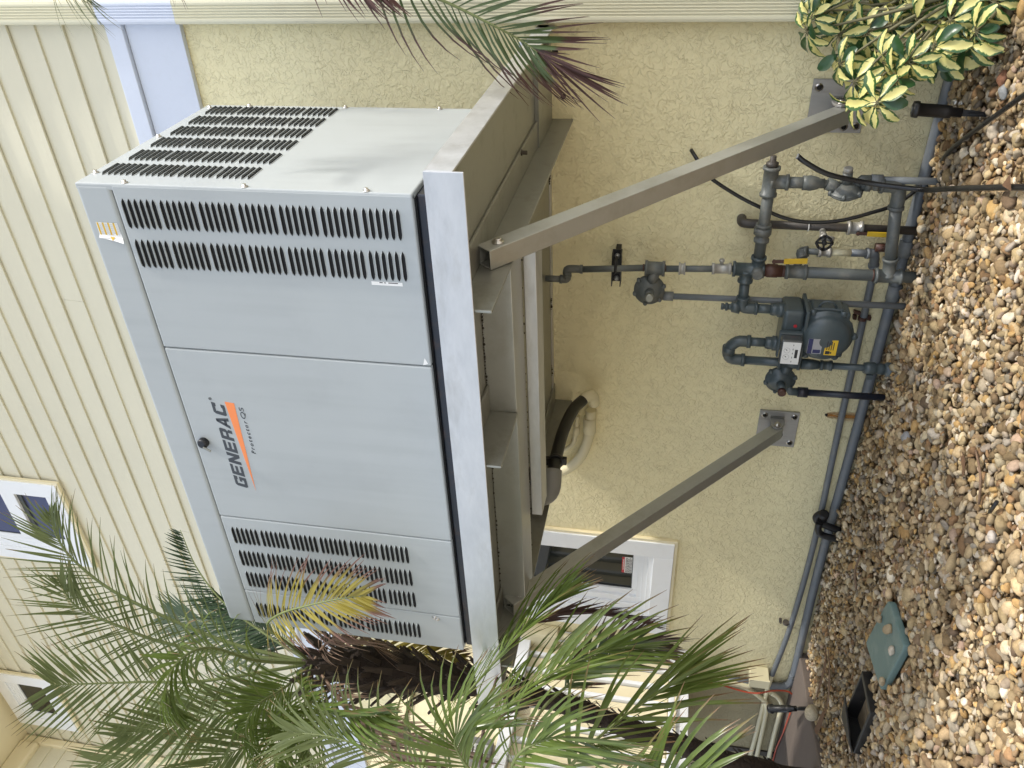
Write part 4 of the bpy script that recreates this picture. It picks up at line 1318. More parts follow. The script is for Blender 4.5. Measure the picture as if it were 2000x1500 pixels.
def regulator(c, axis, m, label, vent_m, vent_end, vent_r, port, cap_m='brass', scale=1.0, vr=None):
    """flanged diaphragm housing with a spring barrel, a vent port and the vent pipe below it"""
    c = Vector(c); ax = Vector(axis).normalized()
    t = thing('pressure_regulator', c, label, 'regulator')
    k = scale
    b = MB()
    b.lathe(c - ax * 0.040 * k, ax, [(0, 0.020 * k), (0.012 * k, 0.045 * k), (0.028 * k, 0.058 * k), (0.030 * k, 0.070 * k), (0.037 * k, 0.070 * k)], 28)
    obj('lower_case', b, m, t)
    b = MB()
    b.lathe(c - ax * 0.0025 * k, ax, [(0, 0.070 * k), (0.007 * k, 0.070 * k), (0.009 * k, 0.058 * k), (0.026 * k, 0.050 * k), (0.034 * k, 0.034 * k), (0.038 * k, 0.024 * k)], 28)
    up = Vector((0, 0, 1)) if abs(ax.z) < 0.9 else Vector((1, 0, 0))
    e1 = (up - ax * up.dot(ax)).normalized(); e2 = ax.cross(e1)
    for q_ in range(6):
        a = math.pi * q_ / 3 + 0.3
        cc = c + (e1 * math.cos(a) + e2 * math.sin(a)) * 0.068 * k - ax * 0.007 * k
        b.lathe(cc, ax, [(0, 0.010 * k), (0.016 * k, 0.010 * k), (0.0161 * k, 0.006 * k), (0.022 * k, 0.006 * k)], 8)
    obj('upper_case', b, m, t)
    b = MB()
    b.lathe(c + ax * 0.035 * k, ax, [(0, 0.021 * k), (0.052 * k, 0.021 * k)], 18)
    obj('spring_barrel', b, m, t)
    b = MB()
    b.lathe(c + ax * 0.0872 * k, ax, [(0, 0.0195 * k), (0.018 * k, 0.0195 * k), (0.021 * k, 0.015 * k)], 14)
    obj('barrel_cap', b, cap_m, t)
    ve = Vector(vent_end)
    vs = Vector((ve.x, ve.y, c.z - 0.05 * k)) if vr is None else Vector(vr)
    b = MB(); b.tube([c + (vs - c) * 0.4, vs + Vector((0, 0, 0.02)), vs - Vector((0, 0, 0.02))], 0.020 * k, 12)
    obj('vent_port', b, m, t)
    b = MB(); b.lathe(vs - Vector((0, 0, 0.012)), (0, 0, -1), [(0, vent_r * 1.5), (0.045, vent_r * 1.5), (0.046, vent_r)], 14)
    obj('vent_bushing', b, vent_m, t)
    pipe_part('vent_pipe', [vs - Vector((0, 0, 0.03)), ve], vent_r, vent_m, t)
    pt = Vector(port)
    b = MB(); b.tube([pt, pt.lerp(c, 0.75)], [0.028 * k, 0.024 * k], 14)
    obj('neck', b, m, t)
    return t
r1c = Vector((-0.9488, -0.2000, 1.1197))
b = MB(); fitting(b, (TX, YP, 1.145), (TX, YP, 1.055), 0.031, 1.14)
obj('tee', b, 'pipe', gp)
V1 = Vector((-0.9897, -0.1400, -0.0393))
regulator(r1c, (0.12, -1, -0.05), 'pipe', 'grey pressure regulator under the shelf, topmost of the three', 'vent', (V1.x, -0.15, -0.04), 0.0145, (TX - 0.01, YP, 1.10), 'alu_dull', vr=(V1.x - 0.005, -0.165, r1c.z - 0.055))
r2c = Vector((-0.4451, -0.2000, 0.3518))
V2 = Vector((-0.4005, -0.2000, -0.0268))
regulator(r2c + V(0.0, 0.0, 0.0), (1, -0.15, 0.1), 'pipe', 'grey pressure regulator in the bypass loop, rightmost of the three and nearest the gravel', 'vent', (V2.x + 0.004, -0.2, -0.05), 0.0145, (LX, YP, 0.43), 'brass', vr=(V2.x + 0.004, -0.2, r2c.z - 0.075), scale=0.95)
r3c = Vector((-1.3811, -0.2200, 0.4785))
V3 = Vector((-1.4389, -0.2200, -0.0459))
regulator(r3c, (-0.05, -1, 0.0), 'meter', 'blue-grey pressure regulator with a pink cap, between gas meter and left base plate', 'skid', (V3.x, -0.22, -0.05), 0.0165, (SX - 0.01, OY, 0.455), 'brown_valve', vr=(V3.x, -0.225, r3c.z - 0.075))

# water pipe with a hose bib
WXp = Vector((-0.6652, -0.0600, 0.6865)); WXe = Vector((-0.6692, -0.0600, -0.0017))
wp = thing('water_pipe', (WXe.x, -0.06, 0), 'dark brown water pipe on the wall with a black hand wheel and a yellow lever', 'water pipe')
b = MB(); b.tube(spline([(WXp.x, -0.0, WXp.z + 0.045), (WXp.x, -0.045, WXp.z + 0.045), (WXp.x, -0.06, WXp.z + 0.02), (WXp.x, -0.06, WXp.z - 0.05)], 12), 0.021, 14)
obj('wall_elbow', b, 'dark_pipe', wp)
pipe_part('pipe', [(WXp.x, -0.06, WXp.z), (WXe.x, -0.06, -0.04)], 0.0185, 'dark_pipe', wp)
hz = Vector((-0.6767, -0.0600, 0.3886))
b = MB(); b.tube([(hz.x, -0.06, hz.z), (hz.x - 0.01, -0.12, hz.z)], 0.014, 12); b.lathe((hz.x - 0.01, -0.11, hz.z), (0, -1, 0), [(0, 0.017), (0.03, 0.017)], 10)
b.tube([(hz.x - 0.01, -0.12, hz.z), (hz.x - 0.015, -0.14, hz.z - 0.04)], 0.013, 10)
hb = obj('hose_bib', b, 'brass', wp)
b = MB()
wc = V(hz.x - 0.02, -0.165, hz.z)
for k_ in range(8):
    a = 2 * math.pi * k_ / 8; a2 = 2 * math.pi * (k_ + 1) / 8
    r0, r1 = (0.030, 0.034) if k_ % 2 else (0.034, 0.030)
    p0_ = wc + V(math.cos(a) * r0, 0, math.sin(a) * r0); p1_ = wc + V(math.cos(a2) * r1, 0, math.sin(a2) * r1)
    b.tube([p0_, p1_], 0.006, 8)
    if k_ % 2 == 0: b.tube([wc, p0_], 0.0045, 6)
b.lathe(wc + V(0, 0.02, 0), (0, -1, 0), [(0, 0.008), (0.015, 0.011), (0.024, 0.011), (0.025, 0.006)], 10)
obj('hand_wheel', b, 'rubber', hb)
b = MB(); fitting(b, (WXp.x - 0.002, -0.06, 0.2864), (WXp.x - 0.002, -0.06, 0.2225), 0.026)
obj('coupling', b, 'brass', wp)
handle((-0.6766, -0.0950, 0.2445), (-0.6782, -0.0950, 0.1209), 0.020, wp, (0, -1, 0))
b = MB(); b.lathe((WXp.x - 0.001, -0.06, 0.4469), (0, 0, 1), [(0, 0.0235), (0.004, 0.0235)], 14)
obj('pipe_clip', b, 'label_white', wp)

# ------------------------------------------------------------------ conduits along the wall
c1 = thing('conduit', (-1.5, -0.03, 0.02), 'blue-grey plastic conduit lying along the foot of the stucco wall', 'conduit')
pts = [(1.2, -0.034, 0.012), (0.06, -0.034, 0.014), (-0.4, -0.034, 0.018), (-0.956, -0.034, 0.024), (-1.9, -0.034, 0.034), (-2.76, -0.034, 0.048), (-3.70, -0.034, 0.040), (-3.82, -0.034, 0.042)]
pipe_part('pipe', spline(pts, 30), 0.0245, 'conduit', c1)
b = MB(); b.tube(spline([(-3.78, -0.034, 0.042), (-3.88, -0.034, 0.05), (-3.93, -0.034, 0.10), (-3.935, -0.034, 0.22), (-3.935, -0.034, 0.45)], 14), 0.0245, 14)
obj('elbow', b, 'conduit', c1)
for xx in (-0.80, -1.02):
    b = MB(); b.lathe((xx, -0.034, 0.0225), (1, 0, -0.01), [(0, 0.031), (0.075, 0.031)], 14)
    obj('coupling', b, 'vent', c1)
c2 = thing('conduit', (-2.2, -0.03, 0.13), 'thinner blue-grey conduit clamped to the wall a hand above the gravel', 'conduit')
c2p = [A4 + V(0, 0, 0), (-0.9625, -0.0300, 0.1271), (-1.7566, -0.0300, 0.1180), (-2.6007, -0.0300, 0.1054), (-3.3172, -0.0300, 0.1251), (-3.8285, -0.0300, 0.1686)]
pipe_part('pipe', spline(c2p, 26), 0.0165, 'conduit', c2)
for (q_, nm) in (((-1.1297, -0.0300, 0.1301), 0), ((-3.3041, -0.0300, 0.1575), 1)):
    q_ = Vector(q_)
    b = MB()
    b.lathe(q_ - V(0.008, 0, 0), (1, 0, 0), [(0, 0.020), (0.016, 0.020)], 12)
    for dz in (-0.032, 0.032):
        b.obox(q_ + V(0, 0.012, dz), (0.009, 0, 0), (0, 0.012, 0), (0, 0, 0.008))
        b.lathe(q_ + V(0, 0.0, dz), (0, -1, 0), [(0, 0.005), (0.012, 0.005)], 6)
    obj('clamp', b, 'brown_valve' if nm == 0 else 'dark_pipe', c2)
b = MB(); b.obox(Vector((-1.1068, -0.0150, 0.1550)), (0.006, 0, 0), (0, 0.012, 0), (0.004, 0, 0.016))
obj('old_strap', b, 'brown_valve', c2)
# cream conduits that carry on behind, with a junction box and a red cord
jb = thing('junction_box', (-3.80, -0.06, 0.2), 'small cream junction box at the wall corner with cream pipes running off beyond', 'junction box')
b = MB(); b.box(-3.865, -3.795, -0.105, -0.002, 0.195, 0.315)
obj('box', b, 'pvc_cream', jb, bevel=0.004)
b = MB(); b.box(-3.868, -3.790, -0.118, -0.1055, 0.19, 0.32)
obj('cover', b, 'pvc_cream', jb, bevel=0.003)
e_ = Vector((-3.8285, -0.0300, 0.1686))
for i, pth in enumerate((
    [e_, (-4.0087, -0.0500, 0.1849), (-4.5138, -0.0500, 0.1909), (-5.0439, -0.0500, 0.2086)],
    [(-3.9434, -0.0500, 0.5119), (-3.9610, -0.0500, 0.3432), (-4.0415, -0.0600, 0.2176), (-4.1322, -0.0600, 0.1658), (-4.4890, -0.0600, 0.1564), (-5.0108, -0.0600, 0.1544)],
    [(-3.9637, -0.0700, 0.1626), (-4.0022, -0.0700, 0.1115), (-4.0839, -0.0700, 0.0737), (-4.2117, -0.0700, 0.0754), (-4.5147, -0.0700, 0.0775), (-4.9688, -0.0700, 0.0696)],
    [(-3.9088, -0.0500, 0.5555), (-3.9288, -0.0500, 0.4466), (-3.9397, -0.0600, 0.2867)])):
    pipe_part('pipe', spline(pth, 18), 0.0155, 'pvc_cream', jb)
rc = thing('power_cord', (-3.9, -0.1, 0.2), 'orange-red cord looping over the cream pipes at the wall corner', 'cord')
b = MB(); b.tube(spline([(-3.9724, -0.0600, 0.6778), (-3.9490, -0.0700, 0.5116), (-3.9745, -0.0800, 0.3428), (-3.9464, -0.1000, 0.2485), (-3.8977, -0.1000, 0.1574), (-3.9003, -0.0900, 0.0595), (-3.9551, -0.1000, 0.0007), (-3.9883, -0.1200, -0.0186)], 26), 0.0055, 8)
obj('cord', b, 'red_cord', rc)
b = MB(); b.tube(spline([(-3.9501, -0.1940, 0.0450), (-4.2581, -0.1501, 0.0450), (-4.5811, -0.0818, 0.0450), (-4.8448, -0.0987, 0.0450)], 12), 0.0055, 8)
obj('cord', b, 'red_cord', rc)

# ------------------------------------------------------------------ generator lead into the wall
hs = thing('flexible_conduit', (-1.8, -0.4, 1.5), 'thick black flexible conduit from under the shelf into a cream wall elbow', 'flexible conduit')
b = MB(); b.tube(spline([(-1.6200, -0.8256, 1.5013), (-1.6200, -0.7342, 1.4913), (-1.6250, -0.6156, 1.4940), (-1.6300, -0.4281, 1.4878), (-1.6400, -0.2388, 1.4635), (-1.6488, -0.1300, 1.4234)], 26), 0.030, 16)
obj('hose', b, 'rubber', hs)
hA = Vector((-1.6200, -0.8325, 1.5003))
b = MB(); b.tube(spline([hA + V(0.03, 0.05, -0.01), hA + V(-0.02, -0.02, -0.012), hA + V(-0.06, -0.03, 0.02), hA + V(-0.07, -0.03, 0.09)], 12), 0.043, 16)
b.lathe(hA + V(-0.07, -0.03, 0.05), (0, 0, 1), [(0, 0.055), (0.035, 0.055), (0.036, 0.047), (0.06, 0.047)], 8)
obj('angle_connector', b, 'grey_fit', hs)
b = MB(); b.lathe(Vector((-1.6220, -0.6873, 1.4909)), Vector((-1.6250, -0.6156, 1.4940)) - Vector((-1.6220, -0.6873, 1.4909)), [(0, 0.038), (0.022, 0.038)], 14)
b.obox(Vector((-1.6220, -0.6708, 1.4546)), (0.018, 0, 0), (0, 0.010, 0), (0, 0, 0.014)); b.obox(Vector((-1.6220, -0.6816, 1.5305)), (0.02, 0, 0), (0, 0.010, 0), (0, 0, 0.02))
obj('hanger_clamp', b, 'rubber', hs)
b = MB(); b.box(-1.70, -1.60, -0.80, -0.76, 1.56, 1.6015)
obj('strut', b, 'dark_pipe', hs)
b = MB()
E0 = Vector((-1.6554, -0.1000, 1.4079))
b.tube(spline([E0 + V(-0.005, -0.045, 0.03), E0 + V(0.02, -0.02, 0.0), E0 + V(0.01, 0.0, -0.03), E0 + V(-0.05, 0.015, -0.035)], 12), 0.030, 16)
obj('wall_elbow', b, 'pvc_cream', hs)
b = MB(); b.tube(spline([(-1.7632, -0.0600, 1.3917), (-1.9026, -0.0600, 1.3951), (-2.0312, -0.0600, 1.4189), (-2.1287, -0.0600, 1.4612), (-2.2011, -0.0600, 1.5283), (-2.2410, -0.0600, 1.6025)], 18), 0.029, 16)
obj('cream_pipe', b, 'pvc_cream', hs)
b = MB(); b.lathe((-1.8152, -0.0600, 1.3964), (-1, 0, 0.0), [(0, 0.035), (0.10, 0.035)], 16)
obj('coupling', b, 'pvc_cream', hs)
b = MB(); b.tube(spline([(-1.8267, -0.0400, 1.4656), (-1.9625, -0.0400, 1.4762), (-2.0299, -0.0400, 1.4931), (-2.0801, -0.0400, 1.5453)], 14), 0.013, 12)
b.lathe((-1.8975, -0.0400, 1.4708), (-1, 0, 0), [(0, 0.019), (0.055, 0.019)], 12)
obj('thin_cream_pipe', b, 'pvc_cream', hs)

ub2 = thing('channel_strut', (-0.95, -0.15, 1.2), 'short black slotted channel strut across the thin gas pipe under the shelf', 'strut')
Sa = Vector((-0.7983, -0.1200, 1.2771)); Sb = Vector((-0.9623, -0.1200, 1.2764))
b = MB(); b.box(Sb.x, Sa.x, -0.16, -0.10, Sa.z - 0.022, Sa.z - 0.018); b.box(Sb.x, Sa.x, -0.16, -0.10, Sa.z + 0.018, Sa.z + 0.022); b.box(Sb.x, Sa.x, -0.104, -0.1005, Sa.z - 0.0179, Sa.z + 0.0179)
obj('channel', b, 'rubber', ub2)
b = MB(); b.box(Sb.x + 0.02, Sa.x - 0.02, -0.1005, -0.002, Sa.z - 0.012, Sa.z + 0.012)
obj('standoff', b, 'rubber', ub2)
for xx in (Sb.x + 0.02, Sa.x - 0.03):
    b = MB(); b.lathe((xx, -0.1041, Sa.z), (0, -1, 0), [(0, 0.012), (0.012, 0.012), (0.02, 0.006)], 8)
    obj('bolt', b, 'brass', ub2)
b = MB(); b.tube([(TX - 0.026, -0.155, Sa.z), (TX - 0.02, -0.215, Sa.z), (TX + 0.02, -0.215, Sa.z), (TX + 0.026, -0.155, Sa.z)], 0.006, 6)
obj('pipe_clamp', b, 'rubber', ub2)

# ------------------------------------------------------------------ black tubing
ca = thing('irrigation_tube', (-0.55, -0.1, 0.4), 'black irrigation tube bowing down the wall behind the bypass pipes and out over the gravel', 'tube')
b = MB(); b.tube(spline([(-0.3541, -0.0150, 0.9815), (-0.3810, -0.0600, 0.9528), (-0.4510, -0.0700, 0.8966), (-0.5307, -0.0750, 0.7689), (-0.5771, -0.0850, 0.6663), (-0.6163, -0.0950, 0.5647), (-0.6311, -0.1000, 0.4560), (-0.6189, -0.1000, 0.3314), (-0.5832, -0.0900, 0.2119), (-0.5460, -0.0700, 0.1095), (-0.4697, -0.0500, 0.0256), (-0.4119, -0.0600, -0.0105),
    (-0.2572, -0.2788, 0.0300), (-0.1140, -0.4981, 0.0400), (0.0156, -0.7005, 0.0400), (0.1085, -0.8307, 0.0300), (0.2417, -1.0447, 0.0300)], 80), 0.0085, 10)
obj('tube', b, 'tubing', ca)
cb = thing('drip_hose', (-0.3, -0.25, 0.4), 'black hose with a raised open end leaning on the regulator, trailing over the gravel', 'hose')
b = MB(); b.tube(spline([(-0.2906, -0.2500, 0.5689), (-0.3132, -0.2600, 0.5331), (-0.3552, -0.2700, 0.4397), (-0.3842, -0.2750, 0.2808), (-0.3842, -0.3100, 0.1732), (-0.3726, -0.3600, 0.0930), (-0.3155, -0.4957, 0.0650), (-0.2054, -0.7716, 0.0450), (-0.0922, -1.0632, 0.0400), (0.0148, -1.3646, 0.0400)], 60), 0.0105, 12)
obj('hose', b, 'tubing', cb)
b = MB(); p_ = Vector((-0.2906, -0.2500, 0.5689)); b.lathe(p_ + V(-0.002, 0, -0.003), (0.35, 0.05, 1), [(0, 0.0115), (0.006, 0.0115)], 12)
obj('cut_end', b, 'vent', cb)

# ------------------------------------------------------------------ black drain bends at the foot of the wall
du = thing('drain_bend', (-2.43, -0.09, 0.05), 'pair of black U-shaped drain bends at the foot of the wall', 'drain pipe')
b = MB(); b.tube(spline([(-2.4207, -0.1000, 0.0080), (-2.4048, -0.1000, 0.0590), (-2.3845, -0.0900, 0.1203), (-2.3612, -0.0850, 0.1397), (-2.3372, -0.0800, 0.1270), (-2.3254, -0.0800, 0.0970)], 20), 0.020, 12)
obj('bend', b, 'rubber', du)
b = MB(); b.tube(spline([(-2.4654, -0.1300, -0.0174), (-2.4527, -0.1300, 0.0543), (-2.4415, -0.1250, 0.1040), (-2.4104, -0.1200, 0.1247), (-2.3736, -0.1100, 0.1243)], 18), 0.019, 12)
obj('bend', b, 'rubber', du)
b = MB(); b.lathe((-2.3613, -0.0800, 0.1069), (0.9, -0.3, 0), [(0, 0.027), (0.05, 0.027), (0.051, 0.02)], 12)
obj('socket', b, 'rubber', du)

# ------------------------------------------------------------------ garden lights on spikes
def path_light(base, top, label, grp=None):
    base, top = Vector(base), Vector(top)
    t = thing('path_light', base, label, 'path light')
    d = (base - top); L = d.length; d.normalize()
    b = MB(); b.lathe(top, d, [(0, 0.020), (0.002, 0.027), (0.016, 0.029), (0.022, 0.028), (0.024, 0.0225), (L * 0.45, 0.0225), (L * 0.52, 0.021), (L * 0.53, 0.016), (L * 0.66, 0.016)], 20)
    obj('lamp_housing', b, 'rubber', t)
    b = MB()
    e1 = d.cross(Vector((0, 1, 0))).normalized(); e2 = d.cross(e1)
    c0 = top + d * L * 0.66; c1_ = base + d * 0.06
    b.add([c0 + e1 * 0.012 + e2 * 0.003, c0 - e1 * 0.012 + e2 * 0.003, c0 - e1 * 0.012 - e2 * 0.003, c0 + e1 * 0.012 - e2 * 0.003, c1_ + e1 * .004, c1_ - e1 * .004],
          [(0, 1, 2, 3), (0, 4, 5, 1), (2, 5, 4, 3), (1, 5, 2), (0, 3, 4)])
    b.obox(c0.lerp(c1_, 0.3), e2 * 0.012, e1 * 0.0025, d * L * 0.1)
    obj('spike', b, 'rubber', t)
    b = MB(); b.lathe(top + d * 0.0005, -d, [(0, 0.016), (0.003, 0.015)], 16)
    obj('lens', b, 'smoke', t)
path_light((-0.0464, -0.4966, 0.0000), (-0.0384, -0.4700, 0.2427), 'black spike garden light standing in the gravel under the variegated shrub')
path_light((-3.4996, -0.4813, 0.0300), (-3.7109, -0.3700, 0.2231), 'black spike garden light standing by the far wall corner')
hf = thing('hose_fitting', (-0.0652, -0.2599, 0.0200), 'small silver hose fitting on the gravel beside the near garden light', 'hose fitting')
hp = Vector((-0.0763, -0.2531, 0.0120))
b = MB(); b.lathe(hp, (0.15, 0.2, 1), [(0, 0.014), (0.012, 0.014), (0.013, 0.010), (0.02, 0.010), (0.021, 0.0135), (0.034, 0.0135), (0.036, 0.009), (0.042, 0.009)], 14)
obj('fitting', b, 'stainless', hf)

# ------------------------------------------------------------------ lids in the gravel
gl = MB()
cor = [Vector(q) for q in ((-1.9022, -1.0406, 0.0300), (-2.3001, -0.9511, 0.0300), (-2.2290, -1.2577, 0.0300), (-1.8597, -1.3220, 0.0300))]
def rounded(cor, r, n=4):
    out = []
    N = len(cor)
    for i in range(N):
        a, c, e = cor[i - 1], cor[i], cor[(i + 1) % N]
        p0_ = c + (a - c).normalized() * r; p1_ = c + (e - c).normalized() * r
        for j in range(n + 1):
            t_ = j / n
            out.append((p0_ * (1 - t_) + c * t_) * (1 - t_) + (c * (1 - t_) + p1_ * t_) * t_)
    return out
gl.prism([q - V(0, 0, 0.03) for q in rounded(cor, 0.03)], (0, 0, 0.03))
lid_ob = obj('valve_cover', gl, 'lid', None, 'faded green plastic cover lying in the gravel with stones on it', 'valve cover', bevel=0.006, segs=3)
bb_ = thing('valve_box', (-2.70, -1.03, 0), 'open black plastic valve box sunk in the gravel with its dark inside showing', 'valve box')
bc = [Vector(q) for q in ((-2.4278, -1.0082, 0.0250), (-2.8506, -0.9652, 0.0250), (-2.7795, -1.2047, 0.0250), (-2.4179, -1.2324, 0.0250))]
cen = sum(bc, Vector()) / 4
inn = [cen + (q - cen) * 0.86 for q in bc]
b = MB()
n4 = 4
vs = [q + V(0, 0, 0.004) for q in bc] + [q + V(0, 0, 0.004) for q in inn] + [q - V(0, 0, 0.12) for q in bc] + [q - V(0, 0, 0.10) for q in inn]
fs = []
for i in range(4):
    j = (i + 1) % 4
    fs += [(i, j, 4 + j, 4 + i), (i, 8 + i, 8 + j, j), (4 + i, 4 + j, 12 + j, 12 + i)]
fs.append((12, 13, 14, 15))
b.add(vs, fs)
obj('box', b, 'black_box', bb_, bevel=0.004)
b = MB()
lc = [q + V(0, 0, 0.03) for q in (bc[1], bc[2], bc[1].lerp(bc[0], 0.32), bc[2].lerp(bc[3], 0.22))]
b.prism([bc[1] + V(0, 0, 0.005), bc[2] + V(0, 0, 0.005), bc[2].lerp(bc[3], 0.18) + V(0, 0, 0.024), bc[1].lerp(bc[0], 0.42) + V(0, 0, 0.024)], (0, 0, 0.008))
obj('rim_flap', b, 'black_box', bb_, bevel=0.002)
LIDPOLY = [(q.x, q.y) for q in cor]
BOXPOLY = [(q.x, q.y) for q in bc]

# ================================================================== GRAVEL: thousands of river pebbles
def ico(sub):
    bm = bmesh.new(); bmesh.ops.create_icosphere(bm, subdivisions=sub, radius=1.0)
    bm.verts.ensure_lookup_table()
    v = np.array([q.co[:] for q in bm.verts]); f = np.array([[q.index for q in p.verts] for p in bm.faces])
    bm.free(); return v, f
def lump(v, seed):
    r = np.random.default_rng(seed)
    out = v.copy()
    d = np.ones(len(v))
    for _ in range(4):
        k = r.normal(0, 1.5, 3); ph = r.uniform(0, 6.28)
        d += 0.13 * np.sin(v @ k + ph)
    for _ in range(r.integers(1, 4)):          # a flattened face or two
        nrm = r.normal(0, 1, 3); nrm /= np.linalg.norm(nrm)
        h = r.uniform(0.55, 0.8)
        s_ = (out * d[:, None]) @ nrm
        over = np.maximum(0, s_ - h)
        out = out - (over * 0.75)[:, None] * nrm / d[:, None]
    return out * d[:, None]
PALETTE = np.array([(0.47, 0.36, 0.19), (0.57, 0.45, 0.25), (0.63, 0.54, 0.36), (0.42, 0.36, 0.26), (0.28, 0.20, 0.10), (0.74, 0.68, 0.54), (0.52, 0.34, 0.12), (0.36, 0.22, 0.10), (0.34, 0.31, 0.25), (0.58, 0.43, 0.31), (0.21, 0.15, 0.09)])
PW = np.array([0.20, 0.15, 0.11, 0.12, 0.15, 0.06, 0.06, 0.05, 0.05, 0.02, 0.03]); PW = PW / PW.sum()
def inside(px, py, poly):
    r = np.zeros(len(px), bool); n = len(poly)
    for i in range(n):
        x0, y0 = poly[i]; x1, y1 = poly[(i + 1) % n]
        c = ((y0 > py) != (y1 > py)) & (px < (x1 - x0) * (py - y0) / (y1 - y0 + 1e-12) + x0)
        r ^= c
    return r
def grow(poly, k):
    cx = sum(q[0] for q in poly) / len(poly); cy = sum(q[1] for q in poly) / len(poly)
    return [(cx + (a - cx) * k, cy + (b_ - cy) * k) for a, b_ in poly]
CX, CY, CZ_ = cam.matrix_world.translation
N = 82000
px = rng.uniform(-6.2, 1.25, N); py = rng.uniform(-3.0, -0.012, N)
dist = np.hypot(px - CX, py - CY)
# the bed in front of the wall; thinner where it is far from where people stand
tone = (1.45 - dist / 7.5) * (1.0 - 0.5 * np.clip((px + 0.2 * py) / 0.8 , 0, 1))
slab = inside(px, py, [(-3.56, -0.0), (-3.54, -0.33), (-3.43, -0.90), (-3.38, -1.6), (-8, -1.6), (-8, 0)])
keep = (rng.uniform(0, 1, N) < tone) & ~slab & ~((px > -0.2) & (py < -1.6)) & ~((py < -2.4) & (px > -1.2))
keep &= ~inside(px, py, grow(BOXPOLY, 1.0))
px, py = px[keep], py[keep]
inlid = inside(px, py, grow(LIDPOLY, 1.09))
px, py = px[~inlid], py[~inlid]
n = len(px)
dist = np.hypot(px - CX, py - CY)
size = np.clip(rng.lognormal(math.log(0.0114), 0.38, n), 0.005, 0.028)
sx = size * rng.uniform(0.95, 1.35, n); sy = size * rng.uniform(0.75, 1.05, n); sz = size * rng.uniform(0.5, 0.8, n)
yaw = rng.uniform(0, 6.28, n); tilt = rng.normal(0, 0.35, n); roll = rng.normal(0, 0.35, n)
hill = 0.012 * np.sin(px * 2.3 + 1) * np.cos(py * 3.1) - 0.035 * np.exp(-((px + 1.35) ** 2 / 0.06 + (py + 0.95) ** 2 / 0.03))
pz = hill + rng.uniform(-0.018, 0.017, n) - 0.002 + np.where(py > -0.09, -0.012, 0)
nearlid = inside(px, py, grow(LIDPOLY, 1.18))
pz = np.where(nearlid, pz - 0.010, pz)
def rotm(a, b_, c):
    ca, sa, cb_, sb, cc, sc = np.cos(a), np.sin(a), np.cos(b_), np.sin(b_), np.cos(c), np.sin(c)
    R = np.empty((len(a), 3, 3))
    R[:, 0, 0] = ca * cb_; R[:, 0, 1] = ca * sb * sc - sa * cc; R[:, 0, 2] = ca * sb * cc + sa * sc
    R[:, 1, 0] = sa * cb_; R[:, 1, 1] = sa * sb * sc + ca * cc; R[:, 1, 2] = sa * sb * cc - ca * sc
    R[:, 2, 0] = -sb; R[:, 2, 1] = cb_ * sc; R[:, 2, 2] = cb_ * cc
    return R
RM = rotm(yaw, tilt, roll)
tint = PALETTE[rng.choice(len(PALETTE), n, p=PW)] * rng.uniform(0.55, 1.05, (n, 1)) * np.array([[1.16, 1.12, 1.10]]) * rng.uniform(0.975, 1.025, (n, 3))
lum = tint.mean(1, keepdims=True)
tint = (tint * 0.86 + lum * 0.14 * np.array([[1.08, 1.0, 0.90]])) * np.array([[0.92, 0.88, 0.82]])
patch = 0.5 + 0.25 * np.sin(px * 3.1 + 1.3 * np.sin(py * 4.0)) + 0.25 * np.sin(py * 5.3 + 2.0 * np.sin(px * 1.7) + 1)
tint = tint * (0.80 + 0.28 * patch)[:, None]          # broad lighter and darker drifts of stone
tint = np.clip(tint, 0.02, 0.85)
lod = np.where(dist < 2.2, 2, np.where(dist < 4.4, 1, 0))
allv, allf, allc = [], [], []
off = 0
for L in (0, 1, 2):
    bv, bf = ico({0: 1, 1: 2, 2: 3}[L])
    if L == 0: bv, bf = ico(1)
    for var in range(10):
        idx = np.where((lod == L) & (np.arange(n) % 10 == var))[0]
        if len(idx) == 0: continue
        lv = lump(bv, 100 + var)
        P_ = lv[None] * np.stack([sx, sy, sz], 1)[idx][:, None, :]
        P_ = np.einsum('nij,nvj->nvi', RM[idx], P_) + np.stack([px, py, pz], 1)[idx][:, None, :]
        m_ = len(bv)
        allv.append(P_.reshape(-1, 3))
        allf.append((bf[None] + (off + np.arange(len(idx)) * m_)[:, None, None]).reshape(-1, 3))
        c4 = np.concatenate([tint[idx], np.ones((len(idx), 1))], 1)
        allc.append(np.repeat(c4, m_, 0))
        off += len(idx) * m_
gv = np.concatenate(allv).astype(np.float32); gf = np.concatenate(allf).astype(np.int32); gc = np.concatenate(allc).astype(np.float32)
me = bpy.data.meshes.new('gravel')
me.vertices.add(len(gv)); me.vertices.foreach_set('co', gv.ravel())
me.loops.add(len(gf) * 3); me.loops.foreach_set('vertex_index', gf.ravel())
me.polygons.add(len(gf)); me.polygons.foreach_set('loop_start', np.arange(0, len(gf) * 3, 3, dtype=np.int32))
me.polygons.foreach_set('use_smooth', np.ones(len(gf), bool))
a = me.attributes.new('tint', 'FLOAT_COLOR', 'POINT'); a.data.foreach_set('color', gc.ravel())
me.materials.append(MT['pebble'])
me.update(); me.validate()
gravel = bpy.data.objects.new('gravel', me); COL.objects.link(gravel)
gravel['kind'] = 'stuff'
print('pebbles', n, 'tris', len(gf))

